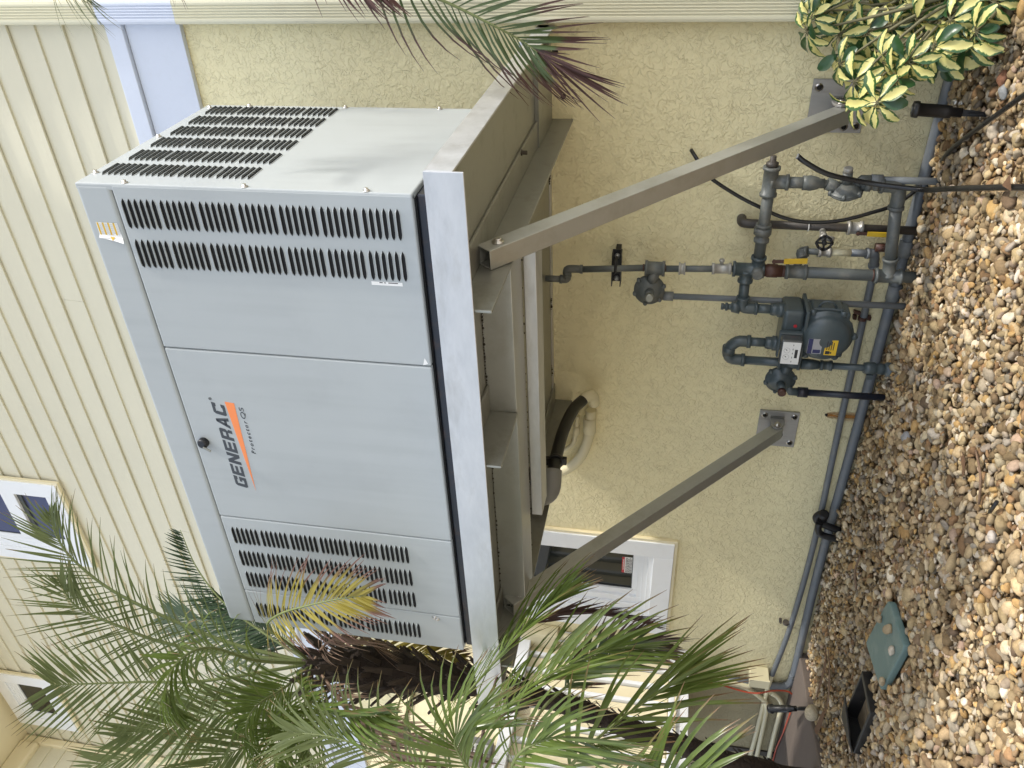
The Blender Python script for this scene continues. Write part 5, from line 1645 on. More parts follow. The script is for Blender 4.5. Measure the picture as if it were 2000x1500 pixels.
def stone(c, s, col, label, seed, rot=(0, 0, 0), name='stone'):
    v, f = ico(3)
    col = [q * 0.68 for q in col]
    v = lump(v, seed) * np.array(s)
    R = np.array(Matrix.Rotation(rot[2], 3, 'Z') @ Matrix.Rotation(rot[0], 3, 'X'))
    v = v @ R.T
    me = bpy.data.meshes.new(name)
    me.from_pydata(v.tolist(), [], f.tolist())
    me.polygons.foreach_set('use_smooth', [True] * len(f))
    a = me.attributes.new('tint', 'FLOAT_COLOR', 'POINT')
    a.data.foreach_set('color', np.tile(np.array([*col, 1.0], np.float32), len(v)))
    me.materials.append(MT['pebble'])
    return link(name, me, Vector(c), None, label, 'stone')
lz = 0.03
stone(Vector((-2.0300, -1.0400, 0.0300)) + V(0, 0, 0.012), (0.020, 0.016, 0.014), (0.50, 0.38, 0.23), 'tan stone on the green lid, close to its wall-side edge', 301)
stone(Vector((-1.9482, -1.1636, 0.0300)) + V(0, 0, 0.013), (0.021, 0.017, 0.015), (0.48, 0.37, 0.22), 'tan stone near the middle of the green lid', 302, (0.4, 0, 1))
stone(Vector((-1.9749, -1.2500, 0.0300)) + V(0, 0, 0.012), (0.022, 0.018, 0.014), (0.66, 0.58, 0.46), 'pale stone on the green lid beside its chipped corner', 303, (0.2, 0, 2))
stone(Vector((-2.1502, -1.2690, 0.0300)) + V(0, 0, 0.013), (0.022, 0.018, 0.015), (0.55, 0.44, 0.28), 'tan stone on the far tip of the green lid', 304)
stone(Vector((-3.3820, -0.5938, 0.0300)) + V(0, 0, 0.02), (0.042, 0.036, 0.032), (0.70, 0.60, 0.42), 'large cream stone beside the far garden light', 305)
stone(Vector((0.0919, -0.5668, 0.0000)) + V(0, 0, 0.012), (0.034, 0.026, 0.018), (0.26, 0.12, 0.065), 'reddish brown oval pebble below the variegated shrub', 306, (0, 0, 0.5))
stone(Vector((-0.0559, -0.6314, 0.0000)) + V(0, 0, 0.014), (0.030, 0.026, 0.019), (0.72, 0.60, 0.44), 'round cream pebble right beside the black tube on the ground', 307)
stone(Vector((0.0620, -0.6080, 0.0000)) + V(0, 0, 0.014), (0.030, 0.018, 0.016), (0.34, 0.35, 0.34), 'pointed grey pebble below the variegated shrub', 308, (0, 0, 0.9))
stone(Vector((-1.3254, -0.6714, 0.0000)) + V(0, 0, 0.016), (0.030, 0.026, 0.02), (0.42, 0.41, 0.40), 'blue-grey pebble in front of the left base plate', 309)
stone(Vector((-0.9964, -1.5791, 0.0000)) + V(0, 0, 0.016), (0.022, 0.020, 0.014), (0.68, 0.60, 0.52), 'pink-white pebble out on the open gravel', 310)

# dead leaf strips and twigs on the gravel
def blade(pts, w, m, name, label, cat, curl=0.3):
    sp_ = spline(pts, 9)
    b = MB(); vs = []
    for i, q in enumerate(sp_):
        t_ = (sp_[min(i + 1, 8)] - sp_[max(i - 1, 0)]).normalized()
        s_ = t_.cross(V(0, 0, 1)).normalized()
        ww = w * math.sin(math.pi * (0.08 + 0.88 * i / 8)) 
        vs += [q - s_ * ww + V(0, 0, curl * ww), q, q + s_ * ww + V(0, 0, curl * ww)]
    fs = []
    for i in range(8):
        fs += [(3 * i, 3 * i + 1, 3 * i + 4, 3 * i + 3), (3 * i + 1, 3 * i + 2, 3 * i + 5, 3 * i + 4)]
    b.add(vs, fs, 0, True)
    return obj(name, b, m, None, label, cat)
blade([(-2.9344, -0.4777, 0.0400), (-2.8903, -0.6074, 0.0550), (-3.0612, -0.6109, 0.0500), (-3.2721, -0.5864, 0.0500)], 0.022, 'dry_leaf', 'dead_palm_leaf', 'long dry brown palm leaf strip nearest the wall end of the gravel', 'dead leaf')
blade([(-2.8649, -0.5528, 0.0450), (-2.8514, -0.7006, 0.0550), (-2.9623, -0.7755, 0.0500), (-3.1402, -0.7755, 0.0400)], 0.020, 'twig', 'dead_palm_leaf', 'long pale dry palm leaf strip alongside the darker one near the far garden light', 'dead leaf')
blade([(-3.0514, -0.7755, 0.0500), (-3.1099, -0.8140, 0.0600), (-3.2876, -0.7575, 0.0500), (-3.4083, -0.6749, 0.0400)], 0.03, 'dry_leaf', 'dead_palm_leaf', 'curled dark dry leaf behind the large cream stone', 'dead leaf')
blade([(-0.0734, -0.9379, 0.0300), (-0.0970, -0.9846, 0.0550), (-0.1231, -1.0081, 0.0500)], 0.03, 'dry_leaf', 'fallen_leaf', 'folded brown leaf on the gravel beside the black hose', 'dead leaf')
blade([(-0.9744, -1.1937, 0.0200), (-0.9516, -1.2912, 0.0350), (-1.0284, -1.2775, 0.0200)], 0.018, 'dry_leaf', 'fallen_leaf', 'dark brown leaf in the hollow of the gravel', 'dead leaf')
blade([(-1.7196, -0.9370, 0.0300), (-1.6022, -1.0111, 0.0450), (-1.5971, -0.9558, 0.0300)], 0.014, 'dry_leaf', 'fallen_leaf', 'small dark leaf halfway between the drain bends and the green lid', 'dead leaf')
def twig(pts, r, label):
    b = MB(); b.tube(spline(pts, 10), r, 6); return obj('twig', b, 'twig', None, label, 'twig')
twig([(-2.2630, -0.6638, 0.0350), (-2.1953, -0.6123, 0.0450), (-2.0950, -0.6066, 0.0400)], 0.005, 'thin brown twig on the gravel between the wall and the green lid')
twig([(-0.8735, -1.3200, 0.0300), (-0.8894, -1.4288, 0.0400), (-0.9761, -1.4620, 0.0300)], 0.004, 'dark twig crossing the gravel hollow')
b = MB(); b.tube([(-0.9278, -1.5493, 0.0350), (-0.8627, -1.5755, 0.0400)], 0.006, 8)
obj('tube_offcut', b, 'tubing', None, 'short black tube offcut lying on the open gravel', 'tube offcut')

# ================================================================== PALMS
LEAFN = 5
def leaflet(b, p, d, side, nrm, L, w, droop, u_list, fold=0.25, kink=0.0):
    """one leaflet: a folded tapering blade that droops along its length"""
    d = Vector(d).normalized(); q = Vector(p)
    vs = []; us = []
    step = L / LEAFN
    for i in range(LEAFN + 1):
        t_ = i / LEAFN
        ww = w * (0.35 + 0.65 * min(1, t_ * 4)) * (1 - t_ ** 2.2) if i < LEAFN else 0.0004
        s_ = (nrm.cross(d))
        if s_.length < 1e-4: s_ = side
        s_ = s_.normalized()
        up_ = d.cross(s_)
        vs += [q - s_ * ww + nrm * ww * fold, q, q + s_ * ww + nrm * ww * fold]
        us += [t_] * 3
        d = (d + V(0, 0, -droop / LEAFN) * (0.5 + t_)).normalized()
        q = q + d * step
    fs = []
    for i in range(LEAFN):
        fs += [(3 * i, 3 * i + 1, 3 * i + 4, 3 * i + 3), (3 * i + 1, 3 * i + 2, 3 * i + 5, 3 * i + 4)]
    b.add(vs, fs, 0, True)
    u_list += us

def frond(parent, pts, L=0.22, n=46, w=0.008, m='frond', nrm=None, droop=0.5, start=0.18, vee=0.35, lean=0.75, singles=False, tipL=0.5, rr=0.008, seed=0, label=None):
    r = random.Random(seed)
    K = 40
    sp_ = spline(pts, K)
    rb = MB(); rb.tube(sp_, [rr * (1 - 0.8 * i / (K - 1)) for i in range(K)], 6)
    rb.u['u'] = [0.0] * len(rb.v)
    fo = obj('frond', rb, 'rachis' if m not in ('frond_dead', 'frond_brown') else m, parent, label)
    fb = MB(); ul = []
    blades = []
    for i in range(n):
        t_ = start + (1 - start) * (i + r.uniform(-0.2, 0.2)) / n
        t_ = min(max(t_, 0), 0.995)
        x = t_ * (K - 1); k_ = min(int(x), K - 2)
        p_ = sp_[k_].lerp(sp_[k_ + 1], x - k_)
        T = (sp_[k_ + 1] - sp_[k_]).normalized()
        up = Vector(nrm) if nrm is not None else V(0, 0, 1)
        N_ = up - T * up.dot(T)
        if N_.length < 0.05: N_ = V(0, -1, 0.3) - T * V(0, -1, 0.3).dot(T)
        N_.normalize()
        S1 = T.cross(N_).normalized()
        f = (t_ - start) / (1 - start)
        ll = L * (0.55 + 0.75 * math.sin(math.pi * min(1, 0.22 + 0.72 * f))) * (1 if f < 0.85 else 1 - (f - 0.85) * (1 - tipL) / 0.15)
        for sgn in (-1, 1):
            le = lean + 0.5 * f + r.uniform(-0.12, 0.12)
            d = S1 * sgn * math.cos(le) + T * math.sin(le) + N_ * (vee + r.uniform(-0.15, 0.15))
            lb = MB() if singles else fb
            lu = [] if singles else ul
            leaflet(lb, p_, d, S1 * sgn, N_, ll * r.uniform(0.85, 1.1), w * r.uniform(0.85, 1.15), droop * r.uniform(0.5, 1.5), lu)
            if singles:
                lb.u['u'] = lu
                obj('leaflet', lb, m, fo)
    if not singles:
        fb.u['u'] = ul
        obj('leaflets', fb, m, fo, kind='stuff' if 2 * n > 300 else None)
    return fo

palm = thing('palm', (-3.6190, -0.8515, 0.0000), 'pygmy date palm with a dark shaggy leaning trunk at the far end of the generator', 'palm')
tp = [(-3.6190, -0.8515, 0.0000), (-3.1079, -1.1368, 0.4870), (-2.8631, -1.2030, 1.0073), (-2.6894, -1.2257, 1.3846), (-2.5517, -1.2736, 1.8754), (-2.4844, -1.3249, 2.2123), (-2.4505, -1.3544, 2.4558), (-2.4336, -1.3797, 2.6256)]
tsp = spline(tp, 40)
b = MB(); b.tube(tsp, [0.046 + 0.02 * math.sin(i * 1.7) * 0.3 + (0.058 * max(0, (i - 18) / 12) if i < 31 else 0.058 - 0.09 * (i - 30) / 10) for i in range(40)], 18)
obj('trunk', b, 'trunk', palm)
# stubs of old leaves standing off the trunk
stub = []
for v_ in range(5):
    b = MB(); l_ = 0.05 + 0.015 * v_
    b.prism([(-0.013, 0.0, 0), (0.013, 0.0, 0), (0.009, l_, 0.004), (0.004, l_ * 1.18, 0.007), (-0.002, l_ * 1.02, 0.006), (-0.009, l_ * 1.1, 0.004)], (0, 0, 0.008))
    me = bpy.data.meshes.new('leaf_base'); me.from_pydata(b.v, [], b.f); me.materials.append(MT['boot']); me.update(); stub.append(me)
cnt = 0
for i in range(230):
    f = i / 230
    x = 3 + f * 34; k_ = int(x)
    p_ = tsp[k_].lerp(tsp[min(k_ + 1, 39)], x - k_)
    T = (tsp[min(k_ + 1, 39)] - tsp[k_]).normalized()
    a_ = i * 2.39996
    e1 = T.cross(V(0, 1, 0)).normalized(); e2 = T.cross(e1)
    rad = e1 * math.cos(a_) + e2 * math.sin(a_)
    tr = 0.040 + (0.058 * min(1, max(0, (x - 18) / 12)))
    ydir = (T * (0.9 if x > 20 else 1.6) + rad * random.uniform(0.35, 0.9)).normalized()
    zdir = (rad - ydir * rad.dot(ydir)).normalized(); xdir = ydir.cross(zdir)
    sc = (0.55 if x < 18 else 1.15) * random.uniform(0.8, 1.3)
    o = bpy.data.objects.new('leaf_base', random.choice(stub)); COL.objects.link(o)
    Mx = Matrix((xdir, ydir, zdir)).transposed().to_4x4(); Mx = Matrix.Translation(p_ + rad * tr) @ Mx @ Matrix.Scale(sc, 4)
    o.parent = palm; o.matrix_parent_inverse = Matrix.Translation(-WPOS[palm]); o.matrix_basis = Mx
# fibres hanging from the trunk
b = MB(); r_ = random.Random(5)
for i in range(900):
    x = r_.uniform(14, 38); k_ = min(int(x), 38)
    p_ = tsp[k_]; T = (tsp[k_ + 1] - tsp[k_]).normalized()
    a_ = r_.uniform(0, 6.28); e1 = T.cross(V(0, 1, 0)).normalized(); e2 = T.cross(e1)
    rad = e1 * math.cos(a_) + e2 * math.sin(a_)
    tr = 0.040 + 0.058 * min(1, max(0, (x - 18) / 12))
    s0 = p_ + rad * tr; e0 = s0 + rad * r_.uniform(0.02, 0.06) + V(0, 0, -r_.uniform(0.02, 0.09)); sd = T * 0.0015
    b.add([s0 - sd, s0 + sd, e0], [(0, 1, 2)])
obj('fibre', b, 'boot', palm, kind='stuff')

TOCAM = lambda p_: (cam.matrix_world.translation - Vector(p_)).normalized()
CR = (-2.4376, -1.3718, 2.5772)
F = []
def pf(*pts, **k):
    return frond(palm, [*pts], seed=len(F), **k) and F.append(1)
tc = TOCAM(CR); face = tc + V(0, 0, 0.15)
# tall fronds fanning up over the siding
pf(CR, (-2.2911, -1.4187, 2.9776), (-2.0285, -1.4483, 3.3878), (-1.8510, -1.4290, 3.5858), (-1.7514, -1.3801, 3.6815), (-1.6443, -1.3364, 3.7120), L=0.25, n=38, w=0.0046, tipL=0.25, nrm=face, droop=0.25, rr=0.011)
pf(CR, (-2.2621, -1.4993, 3.1554), (-2.0927, -1.5540, 3.3816), (-1.9835, -1.5625, 3.5438), (-1.8459, -1.5303, 3.6110), L=0.25, n=36, w=0.0046, tipL=0.25, nrm=face, droop=0.25, rr=0.011)
pf(CR, (-2.3158, -1.6213, 2.9737), (-2.2237, -1.7278, 3.1886), (-2.1356, -1.8338, 3.3884), (-2.0896, -1.8852, 3.4871), L=0.27, n=38, w=0.0056, nrm=face, droop=0.12, rr=0.009, lean=0.55)
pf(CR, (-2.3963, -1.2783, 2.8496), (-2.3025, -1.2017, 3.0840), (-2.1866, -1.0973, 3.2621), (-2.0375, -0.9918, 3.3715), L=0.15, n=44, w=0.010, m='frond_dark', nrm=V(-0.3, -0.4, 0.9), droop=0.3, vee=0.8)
pf(CR, (-2.2481, -1.5253, 2.7517), (-1.9872, -1.6702, 2.8327), (-1.8610, -1.8327, 2.8462), (-1.9089, -1.9314, 2.8598), (-2.0552, -1.9644, 2.8246), L=0.24, n=32, w=0.0085, m='frond_light', nrm=V(-0.2, -0.5, 0.8), droop=1.5, vee=0.1, rr=0.010)
pf(CR, (-2.4724, -1.5505, 2.7147), (-2.4425, -1.6978, 2.9166), (-2.3918, -1.8230, 3.0847), (-2.3759, -1.9103, 3.2508), L=0.26, n=28, w=0.008, m='frond', nrm=face, droop=0.25, vee=0.5)
pf(CR, (-2.5826, -1.4971, 2.6843), (-2.7613, -1.5758, 3.0387), (-2.9435, -1.6661, 3.4340), (-2.9910, -1.7648, 3.7330), L=0.28, n=30, w=0.0075, m='frond', nrm=face, droop=0.35)
pf(CR, (-2.5382, -1.5595, 2.5448), (-2.5372, -1.7175, 2.7028), (-2.5316, -1.8698, 2.8501), (-2.5575, -2.0413, 2.9835), L=0.26, n=38, w=0.007, m='frond', nrm=face, droop=0.5)
pf(CR, (-2.5852, -1.3964, 2.7833), (-2.7916, -1.3566, 3.0740), (-2.9690, -1.3568, 3.3566), (-3.0708, -1.3634, 3.6278), L=0.25, n=38, w=0.006, m='frond', nrm=face, droop=0.4)
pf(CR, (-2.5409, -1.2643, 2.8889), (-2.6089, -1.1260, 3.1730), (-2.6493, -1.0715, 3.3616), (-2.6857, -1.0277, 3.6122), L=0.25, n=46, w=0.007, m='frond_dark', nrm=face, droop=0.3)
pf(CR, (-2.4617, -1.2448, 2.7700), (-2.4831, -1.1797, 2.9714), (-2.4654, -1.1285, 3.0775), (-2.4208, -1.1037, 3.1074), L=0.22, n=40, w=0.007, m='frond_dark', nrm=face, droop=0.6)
pf(CR, (-2.4338, -1.5821, 2.4156), (-2.3170, -1.8067, 2.3989), (-2.2672, -1.9345, 2.2916), (-2.2286, -1.9920, 2.1109), L=0.26, n=38, w=0.0066, m='frond_light', nrm=V(-0.3, -0.4, 0.9), droop=1.2)
pf(CR, (-2.2240, -1.6296, 2.4547), (-2.0346, -1.8328, 2.2895), (-1.8941, -1.9404, 2.0971), (-1.7951, -1.9559, 1.9180), L=0.22, n=44, w=0.009, m='frond_light', nrm=V(-0.2, -0.4, 0.9), droop=1.3)
pf(CR, (-2.4677, -1.6301, 2.5266), (-2.4120, -1.8430, 2.5435), (-2.3293, -2.0124, 2.4488), L=0.27, n=36, w=0.0066, m='frond_light', nrm=face, droop=0.8)
pf(CR, (-2.3497, -1.5646, 2.6056), (-2.2450, -1.7479, 2.6449), (-2.1530, -1.9189, 2.5867), (-2.1479, -2.0146, 2.4732), L=0.24, n=36, w=0.0068, m='frond_light', nrm=V(-0.2, -0.5, 0.8), droop=1.2)
# yellowing frond that hangs across the far louvers
pf(CR, (-2.1046, -1.5107, 2.5779), (-1.8034, -1.6613, 2.5308), (-1.6459, -1.7136, 2.4240), (-1.5444, -1.7347, 2.2790), (-1.4895, -1.7299, 2.1493), (-1.4657, -1.7145, 2.0416), L=0.21, n=34, w=0.0058, m='frond_yellow', nrm=V(0.1, -0.6, 0.7), droop=0.35, vee=0.15, start=0.32, lean=0.6)
pf(CR, (-2.5390, -1.2429, 2.5134), (-2.5739, -1.1652, 2.3298), (-2.5894, -1.1260, 2.1009), (-2.6119, -1.0999, 1.9093), L=0.16, n=46, w=0.006, m='frond_yellow', nrm=face, droop=0.3)
# dead ones
pf(CR, (-2.4768, -1.5865, 2.2976), (-2.3948, -1.6694, 2.0891), (-2.3652, -1.7233, 1.8628), (-2.3890, -1.7522, 1.6351), L=0.20, n=46, w=0.006, m='frond_dead', nrm=V(0, -0.5, 0.8), droop=1.0, vee=-0.1, lean=1.1)
pf(CR, (-2.3099, -1.6021, 2.3374), (-2.2621, -1.7803, 2.1705), (-2.2444, -1.8566, 2.0088), (-2.2556, -1.8828, 1.8087), L=0.22, n=46, w=0.006, m='frond_dead', nrm=V(0, -0.5, 0.8), droop=0.9, vee=-0.1, lean=1.0)
pf(CR, (-2.2346, -1.3890, 2.4560), (-2.2100, -1.3470, 2.3426), (-2.2854, -1.3127, 2.2279), L=0.20, n=36, w=0.0045, m='frond_dead', nrm=V(0, -0.5, 0.8), droop=0.6, lean=0.9)

# second palm just outside the picture, whose fronds come in low
palm2 = thing('palm', (-1.6157, -2.3913, 0.0000), 'near palm whose broad green fronds reach in at the far end below the shelf', 'palm')
C2 = (-1.9901, -2.2316, 1.4185)
b = MB(); b.tube(spline([(-1.6157, -2.3913, 0.0000), (-2.1955, -2.1863, 0.5523), (-2.0751, -2.2155, 1.0718), C2], 16), [0.07] * 14 + [0.06, 0.03], 14)
obj('trunk', b, 'trunk', palm2)
G2 = []
def pg(*pts, **k):
    frond(palm2, [*pts], seed=50 + len(G2), **k); G2.append(1)
face2 = TOCAM(C2) + V(0, 0, 0.2)
pg(C2, (-1.8552, -2.1443, 1.7355), (-1.7292, -1.9807, 1.6756), (-1.6293, -1.8225, 1.5566), (-1.4995, -1.7027, 1.4253), (-1.4132, -1.6425, 1.3136), L=0.27, n=30, w=0.0074, m='frond_light', nrm=V(-0.1, -0.5, 0.85), droop=0.5, start=0.30, vee=0.2, lean=0.95, singles=True)
pg(C2, (-1.7080, -2.1334, 1.5907), (-1.6249, -1.9881, 1.4769), (-1.5810, -1.8666, 1.3459), (-1.5225, -1.7890, 1.1786), (-1.5084, -1.7529, 1.0590), L=0.31, n=28, w=0.0086, m='frond_light', nrm=V(-0.1, -0.6, 0.75), droop=0.45, start=0.25, vee=0.2, lean=0.9, singles=True)
pg(C2, (-1.7019, -2.1149, 1.2421), (-1.6299, -1.9709, 1.0984), (-1.5691, -1.8739, 0.9633), (-1.5351, -1.7934, 0.8746), L=0.33, n=22, w=0.0098, m='frond_light', nrm=V(-0.2, -0.8, 0.5), droop=0.30, start=0.25, vee=0.15, lean=0.85, singles=True)
pg(C2, (-1.7254, -2.2438, 1.4724), (-1.6135, -2.1885, 1.5787), (-1.5588, -2.1548, 1.5996), (-1.5390, -2.1036, 1.5427), L=0.26, n=26, w=0.0062, m='frond_light', nrm=face2, droop=0.8, start=0.3, singles=False)
pg(C2, (-1.6469, -2.1763, 1.4154), (-1.5361, -2.1431, 1.3354), (-1.4809, -2.1418, 1.2227), (-1.4989, -2.1270, 1.0977), L=0.28, n=26, w=0.0068, m='frond_light', nrm=V(-0.2, -0.6, 0.8), droop=1.0, lean=0.95, start=0.25)
pg(C2, (-1.9291, -2.0348, 1.5654), (-1.8519, -1.7964, 1.5744), (-1.7380, -1.6427, 1.5208), (-1.6548, -1.5567, 1.3945), (-1.6352, -1.5258, 1.2027), (-1.6578, -1.5303, 0.9807), L=0.13, n=30, w=0.0048, m='frond_brown', nrm=V(0, -0.5, 0.8), droop=0.25, start=0.62, vee=-0.1, lean=1.32)
pg(C2, (-1.8615, -1.8897, 1.4028), (-1.7729, -1.7371, 1.2729), (-1.6861, -1.6415, 1.1143), (-1.6585, -1.5863, 0.9503), L=0.17, n=34, w=0.007, m='frond_burnt', nrm=V(-0.1, -0.6, 0.8), droop=0.5, start=0.45, lean=0.8)
pg(C2, (-2.0166, -2.1101, 1.6290), (-1.9799, -2.0240, 1.9201), (-1.9552, -1.9944, 2.1480), (-1.9780, -1.9903, 2.3401), L=0.25, n=34, w=0.0062, m='frond', nrm=face2, droop=0.9)
pg(C2, (-1.7948, -2.2070, 1.0815), (-1.6578, -2.1401, 0.9314), (-1.5761, -2.1123, 0.7825), L=0.28, n=22, w=0.0085, m='frond_light', nrm=face2, droop=0.5)

# third palm, outside the picture on the right: only its frond tips hang into view
palm3 = thing('palm', (0.9309, -1.0002, 0.0000), 'palm outside the frame whose burnt-tipped frond hangs by the downspout', 'palm')
C3 = (0.8578, -0.7098, 2.4630)
b = MB(); b.tube(spline([(0.9309, -1.0002, 0.0000), (0.9135, -0.2547, 0.8446), (0.8842, -0.5086, 1.7980), C3], 16), [0.075] * 14 + [0.06, 0.03], 14)
obj('trunk', b, 'trunk', palm3)
def ph(*pts, seed=0, **k):
    frond(palm3, [*pts], seed=80 + seed, **k)
face3 = TOCAM(C3)
ph(C3, (0.6286, -0.8783, 2.2142), (0.4723, -0.9541, 1.9460), (0.3967, -0.9656, 1.7558), (0.3403, -0.9773, 1.6284), (0.2939, -0.9663, 1.5429), (0.2606, -0.9776, 1.4875), L=0.26, n=28, w=0.0046, m='frond_burnt', nrm=V(0.25, -0.75, 0.45), droop=0.75, start=0.30, vee=0.05, lean=0.62, singles=True, seed=1)
ph((0.2742, -0.9717, 1.5041), (0.2383, -0.9844, 1.4469), (0.2069, -0.9906, 1.3748), L=0.20, n=8, w=0.0045, m='frond_brown', nrm=V(0.1, -0.8, 0.45), droop=0.15, start=0.05, vee=0.0, lean=1.25, seed=2, rr=0.003)
ph(C3, (0.6766, -0.9722, 2.2304), (0.5732, -1.0333, 2.0644), (0.5067, -1.0530, 1.9410), L=0.22, n=44, w=0.007, m='frond_burnt', nrm=V(0.2, -0.7, 0.5), droop=0.6, seed=3)
ph(C3, (0.7305, -0.6541, 2.6511), (0.5839, -0.6581, 2.7667), (0.5061, -0.6598, 2.8083), L=0.2, n=40, w=0.006, m='frond_burnt', nrm=V(0.2, -0.7, 0.5), droop=0.6, seed=4)
ph(C3, (1.0530, -0.5522, 2.6525), (1.0884, -0.5737, 2.8641), (1.0220, -0.5536, 3.1268), L=0.25, n=44, w=0.007, m='frond', nrm=V(0.2, -0.6, 0.6), droop=0.6, seed=5)
ph(C3, V(0.80, -1.22, 2.80), V(0.62, -1.36, 2.78), V(0.50, -1.40, 2.66), L=0.2, n=30, w=0.006, m='frond', nrm=V(0.5, 0.0, 0.8), droop=0.6, seed=6)

# ================================================================== VARIEGATED SHRUB
shrub = thing('variegated_shrub', (0.3610, -0.4007, 0.0000), 'cream and green variegated schefflera shrub beside the right-hand base plate', 'shrub')
def leaf_mesh(L, w, curl, cup, seed):
    r = random.Random(seed)
    b = MB(); n = 8; vs = []; us = []; vv = []
    for i in range(n + 1):
        t_ = i / n
        ww = w * (math.sin(math.pi * min(1, (t_ * 0.93 + 0.02))) ** 0.75) * (0.55 + 0.75 * t_) * 0.9
        z = -curl * L * t_ * t_
        y_ = L * (t_ - 0.15 * curl * t_ * t_)
        wob = 0.06 * w * math.sin(t_ * 9 + seed)
        for s_ in (-1, -0.5, 0, 0.5, 1):
            vs.append((s_ * ww + wob, y_, z + cup * ww * s_ * s_ + 0.05 * w * math.sin(t_ * 11 + s_ * 2 + seed)))
            us.append(t_); vv.append(s_)
    fs = []
    for i in range(n):
        for j in range(4):
            fs.append((5 * i + j, 5 * i + j + 1, 5 * i + j + 6, 5 * i + j + 5))
    me = bpy.data.meshes.new('leaf'); me.from_pydata(vs, [], fs)
    me.polygons.foreach_set('use_smooth', [True] * len(fs))
    for k_, q_ in (('u', us), ('v', vv)):
        a = me.attributes.new(k_, 'FLOAT', 'POINT'); a.data.foreach_set('value', q_)
    me.update(); return me
VLEAF = []
for s_ in range(6):
    m_ = leaf_mesh(0.128 - 0.006 * s_, 0.0325 - 0.001 * s_, 0.25 + 0.12 * (s_ % 3), 0.35, s_)
    m_.materials.append(MT['variegated']); VLEAF.append(m_)
GLEAF = []
for s_ in range(2):
    m_ = leaf_mesh(0.100, 0.030, 0.3, 0.3, 10 + s_); m_.materials.append(MT['leaf_green']); GLEAF.append(m_)
# whorl centres: reaching out to the left edge of the shrub
WH = [(0.0211, -0.6088, 0.3947), (0.0507, -0.4639, 0.4514), (0.1189, -0.4611, 0.3736), (0.1829, -0.3010, 0.4148), (0.1412, -0.5565, 0.3142), (0.1663, -0.2688, 0.4979), (0.1689, -0.2286, 0.6064), (0.2316, -0.1709, 0.5436), (0.2367, -0.5743, 0.1345), (0.2587, -0.5115, 0.2016),
      (0.2413, -0.4168, 0.2802), (0.2010, -0.3337, 0.3385), (0.1799, -0.5119, 0.2344), (0.2459, -0.2058, 0.4651), (0.3057, -0.2134, 0.4080), (0.2963, -0.1397, 0.6086), (0.3053, -0.3196, 0.3248), (0.3463, -0.3882, 0.2028), (0.3114, -0.5111, 0.0851), (0.3655, -0.4208, 0.1295), (0.3386, -0.0866, 0.5015),
      (0.1486, -0.2853, 0.2329), (0.1376, -0.4671, 0.1776), (0.3752, -0.2568, 0.2620), (0.0131, -0.3486, 0.3714), (0.0960, -0.2460, 0.4519), (0.3789, -0.1517, 0.3609), (0.2592, -0.2479, 0.1329), (0.2524, -0.1536, 0.2475), (0.3979, -0.4451, 0.0608), (0.4039, -0.0583, 0.5813), (0.4284, -0.0052, 0.4171),
      (0.1444, -0.5126, 0.2374), (-0.0088, -0.5029, 0.4390), (0.0916, -0.3828, 0.4960), (0.2207, -0.2528, 0.5992), (0.0871, -0.5375, 0.3375), (0.1945, -0.5428, 0.1386)]
WH = WH[:16] + WH[-6:] + WH[16:-6]
nl = 0
base = WPOS[shrub]
rs = random.Random(21)
sb = MB()
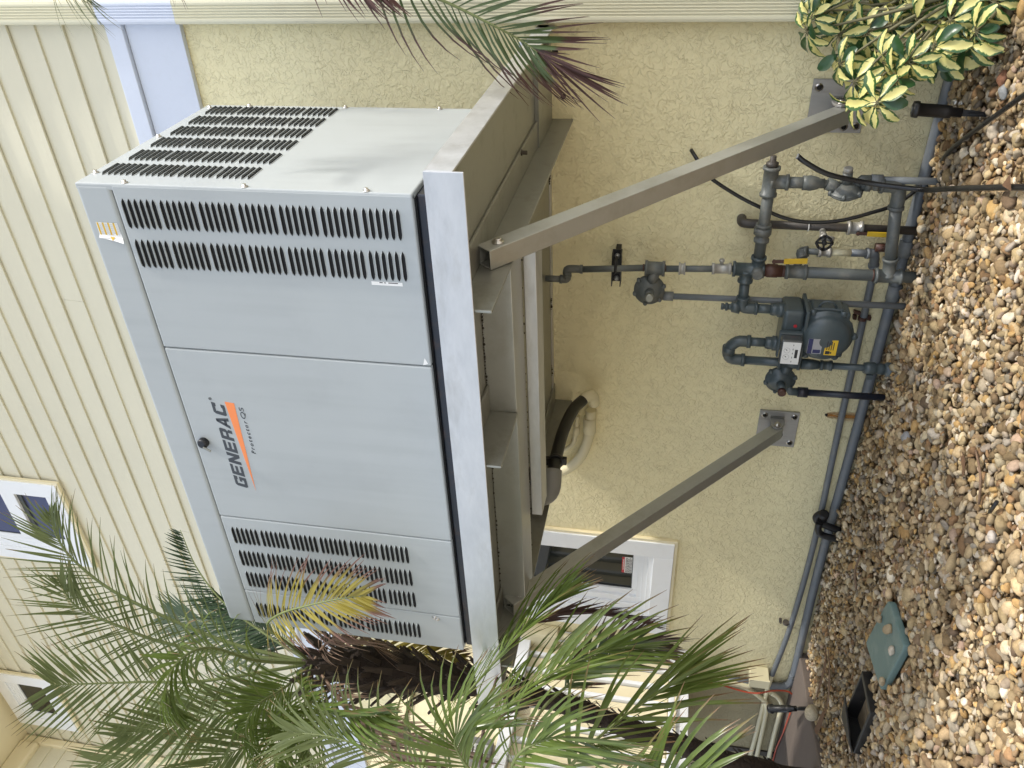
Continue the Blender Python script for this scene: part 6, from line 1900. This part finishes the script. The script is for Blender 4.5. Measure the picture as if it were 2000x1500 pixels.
for wi, wv in enumerate(WH):
    wv = Vector(wv)
    mid = base.lerp(wv, 0.45) + V(rs.uniform(-0.05, 0.05), rs.uniform(-0.05, 0.05), 0.12 * (wv.z))
    low = base + V(rs.uniform(-0.05, 0.05), rs.uniform(-0.04, 0.04), 0)
    st_ = MB(); st_.tube(spline([low, mid, wv], 10), [0.009 - 0.0006 * i for i in range(10)], 6)
    obj('stem', st_, 'stem', shrub)
    ax = (TOCAM(wv) * 0.55 + V(-0.25, -0.1, 0.75) + Vector((rs.uniform(-.35, .35), rs.uniform(-.35, .35), rs.uniform(-.2, .3)))).normalized()
    if wi == 0: ax = (TOCAM(wv) * 0.8 + V(-0.2, 0, 0.4)).normalized()
    e1 = ax.cross(V(0, 0, 1)).normalized(); e2 = ax.cross(e1)
    nleaf = rs.choice((7, 8, 8, 9))
    a0 = rs.uniform(0, 6.28)
    for j in range(nleaf):
        if nl >= 298: break
        a_ = a0 + 2 * math.pi * j / nleaf + rs.uniform(-0.15, 0.15)
        rad = e1 * math.cos(a_) + e2 * math.sin(a_)
        up_ = rs.uniform(-0.25, 0.35)
        ydir = (rad + ax * up_ + V(0, 0, -0.25)).normalized()
        zdir = (ax - ydir * ax.dot(ydir)).normalized(); xdir = ydir.cross(zdir)
        sc = rs.uniform(0.55, 0.86)
        green = rs.random() < 0.17
        me_ = rs.choice(GLEAF) if green else rs.choice(VLEAF)
        o = bpy.data.objects.new('leaf', me_); COL.objects.link(o)
        pos = wv + ydir * 0.018
        o.parent = shrub; o.matrix_parent_inverse = Matrix.Translation(-base)
        o.matrix_basis = Matrix.Translation(pos) @ Matrix((xdir, ydir, zdir)).transposed().to_4x4() @ Matrix.Scale(sc, 4)
        sb.tube([wv, pos], 0.0016, 4, cap=False)
        nl += 1
# inner foliage behind the whorls, too dense to count
ib_ = MB()
gm = [(np.array([v.co[:] for v in q.vertices]), [tuple(p.vertices) for p in q.polygons], [a.value for a in q.attributes['u'].data], [a.value for a in q.attributes['v'].data]) for q in VLEAF[:3] + GLEAF]
uu, v2 = [], []
for i in range(210):
    c_ = Vector(rs.choice(WH[9:])) - TOCAM(base) * rs.uniform(0.05, 0.2) + Vector((rs.gauss(0.03, 0.03), rs.gauss(0, 0.03), rs.gauss(-0.02, 0.03)))
    if c_.y > -0.05: c_.y = -0.05 - rs.uniform(0, 0.1)
    k_ = rs.randrange(5)
    co_, fa_, u_, v_ = gm[k_]
    ax = Vector((rs.uniform(-1, 1), rs.uniform(-1, 0.2), rs.uniform(-0.2, 1))).normalized()
    ydir = ax.cross(Vector((rs.uniform(-1, 1), rs.uniform(-1, 1), rs.uniform(-1, 1)))).normalized(); xdir = ydir.cross(ax)
    Rm = Matrix((xdir, ydir, ax)).transposed(); sc = rs.uniform(0.5, 0.85)
    ib_.add([c_ + Rm @ (Vector(q) * sc) for q in co_.tolist()], fa_, 1 if k_ > 2 or rs.random() < 0.15 else 0, True)
    uu += u_; v2 += v_
ib_.u['u'] = uu; ib_.u['v'] = v2
obj('inner_foliage', ib_, ['variegated', 'leaf_green'], shrub, kind='stuff')
obj('leaf_stalks', sb, 'stem', shrub, kind='stuff')
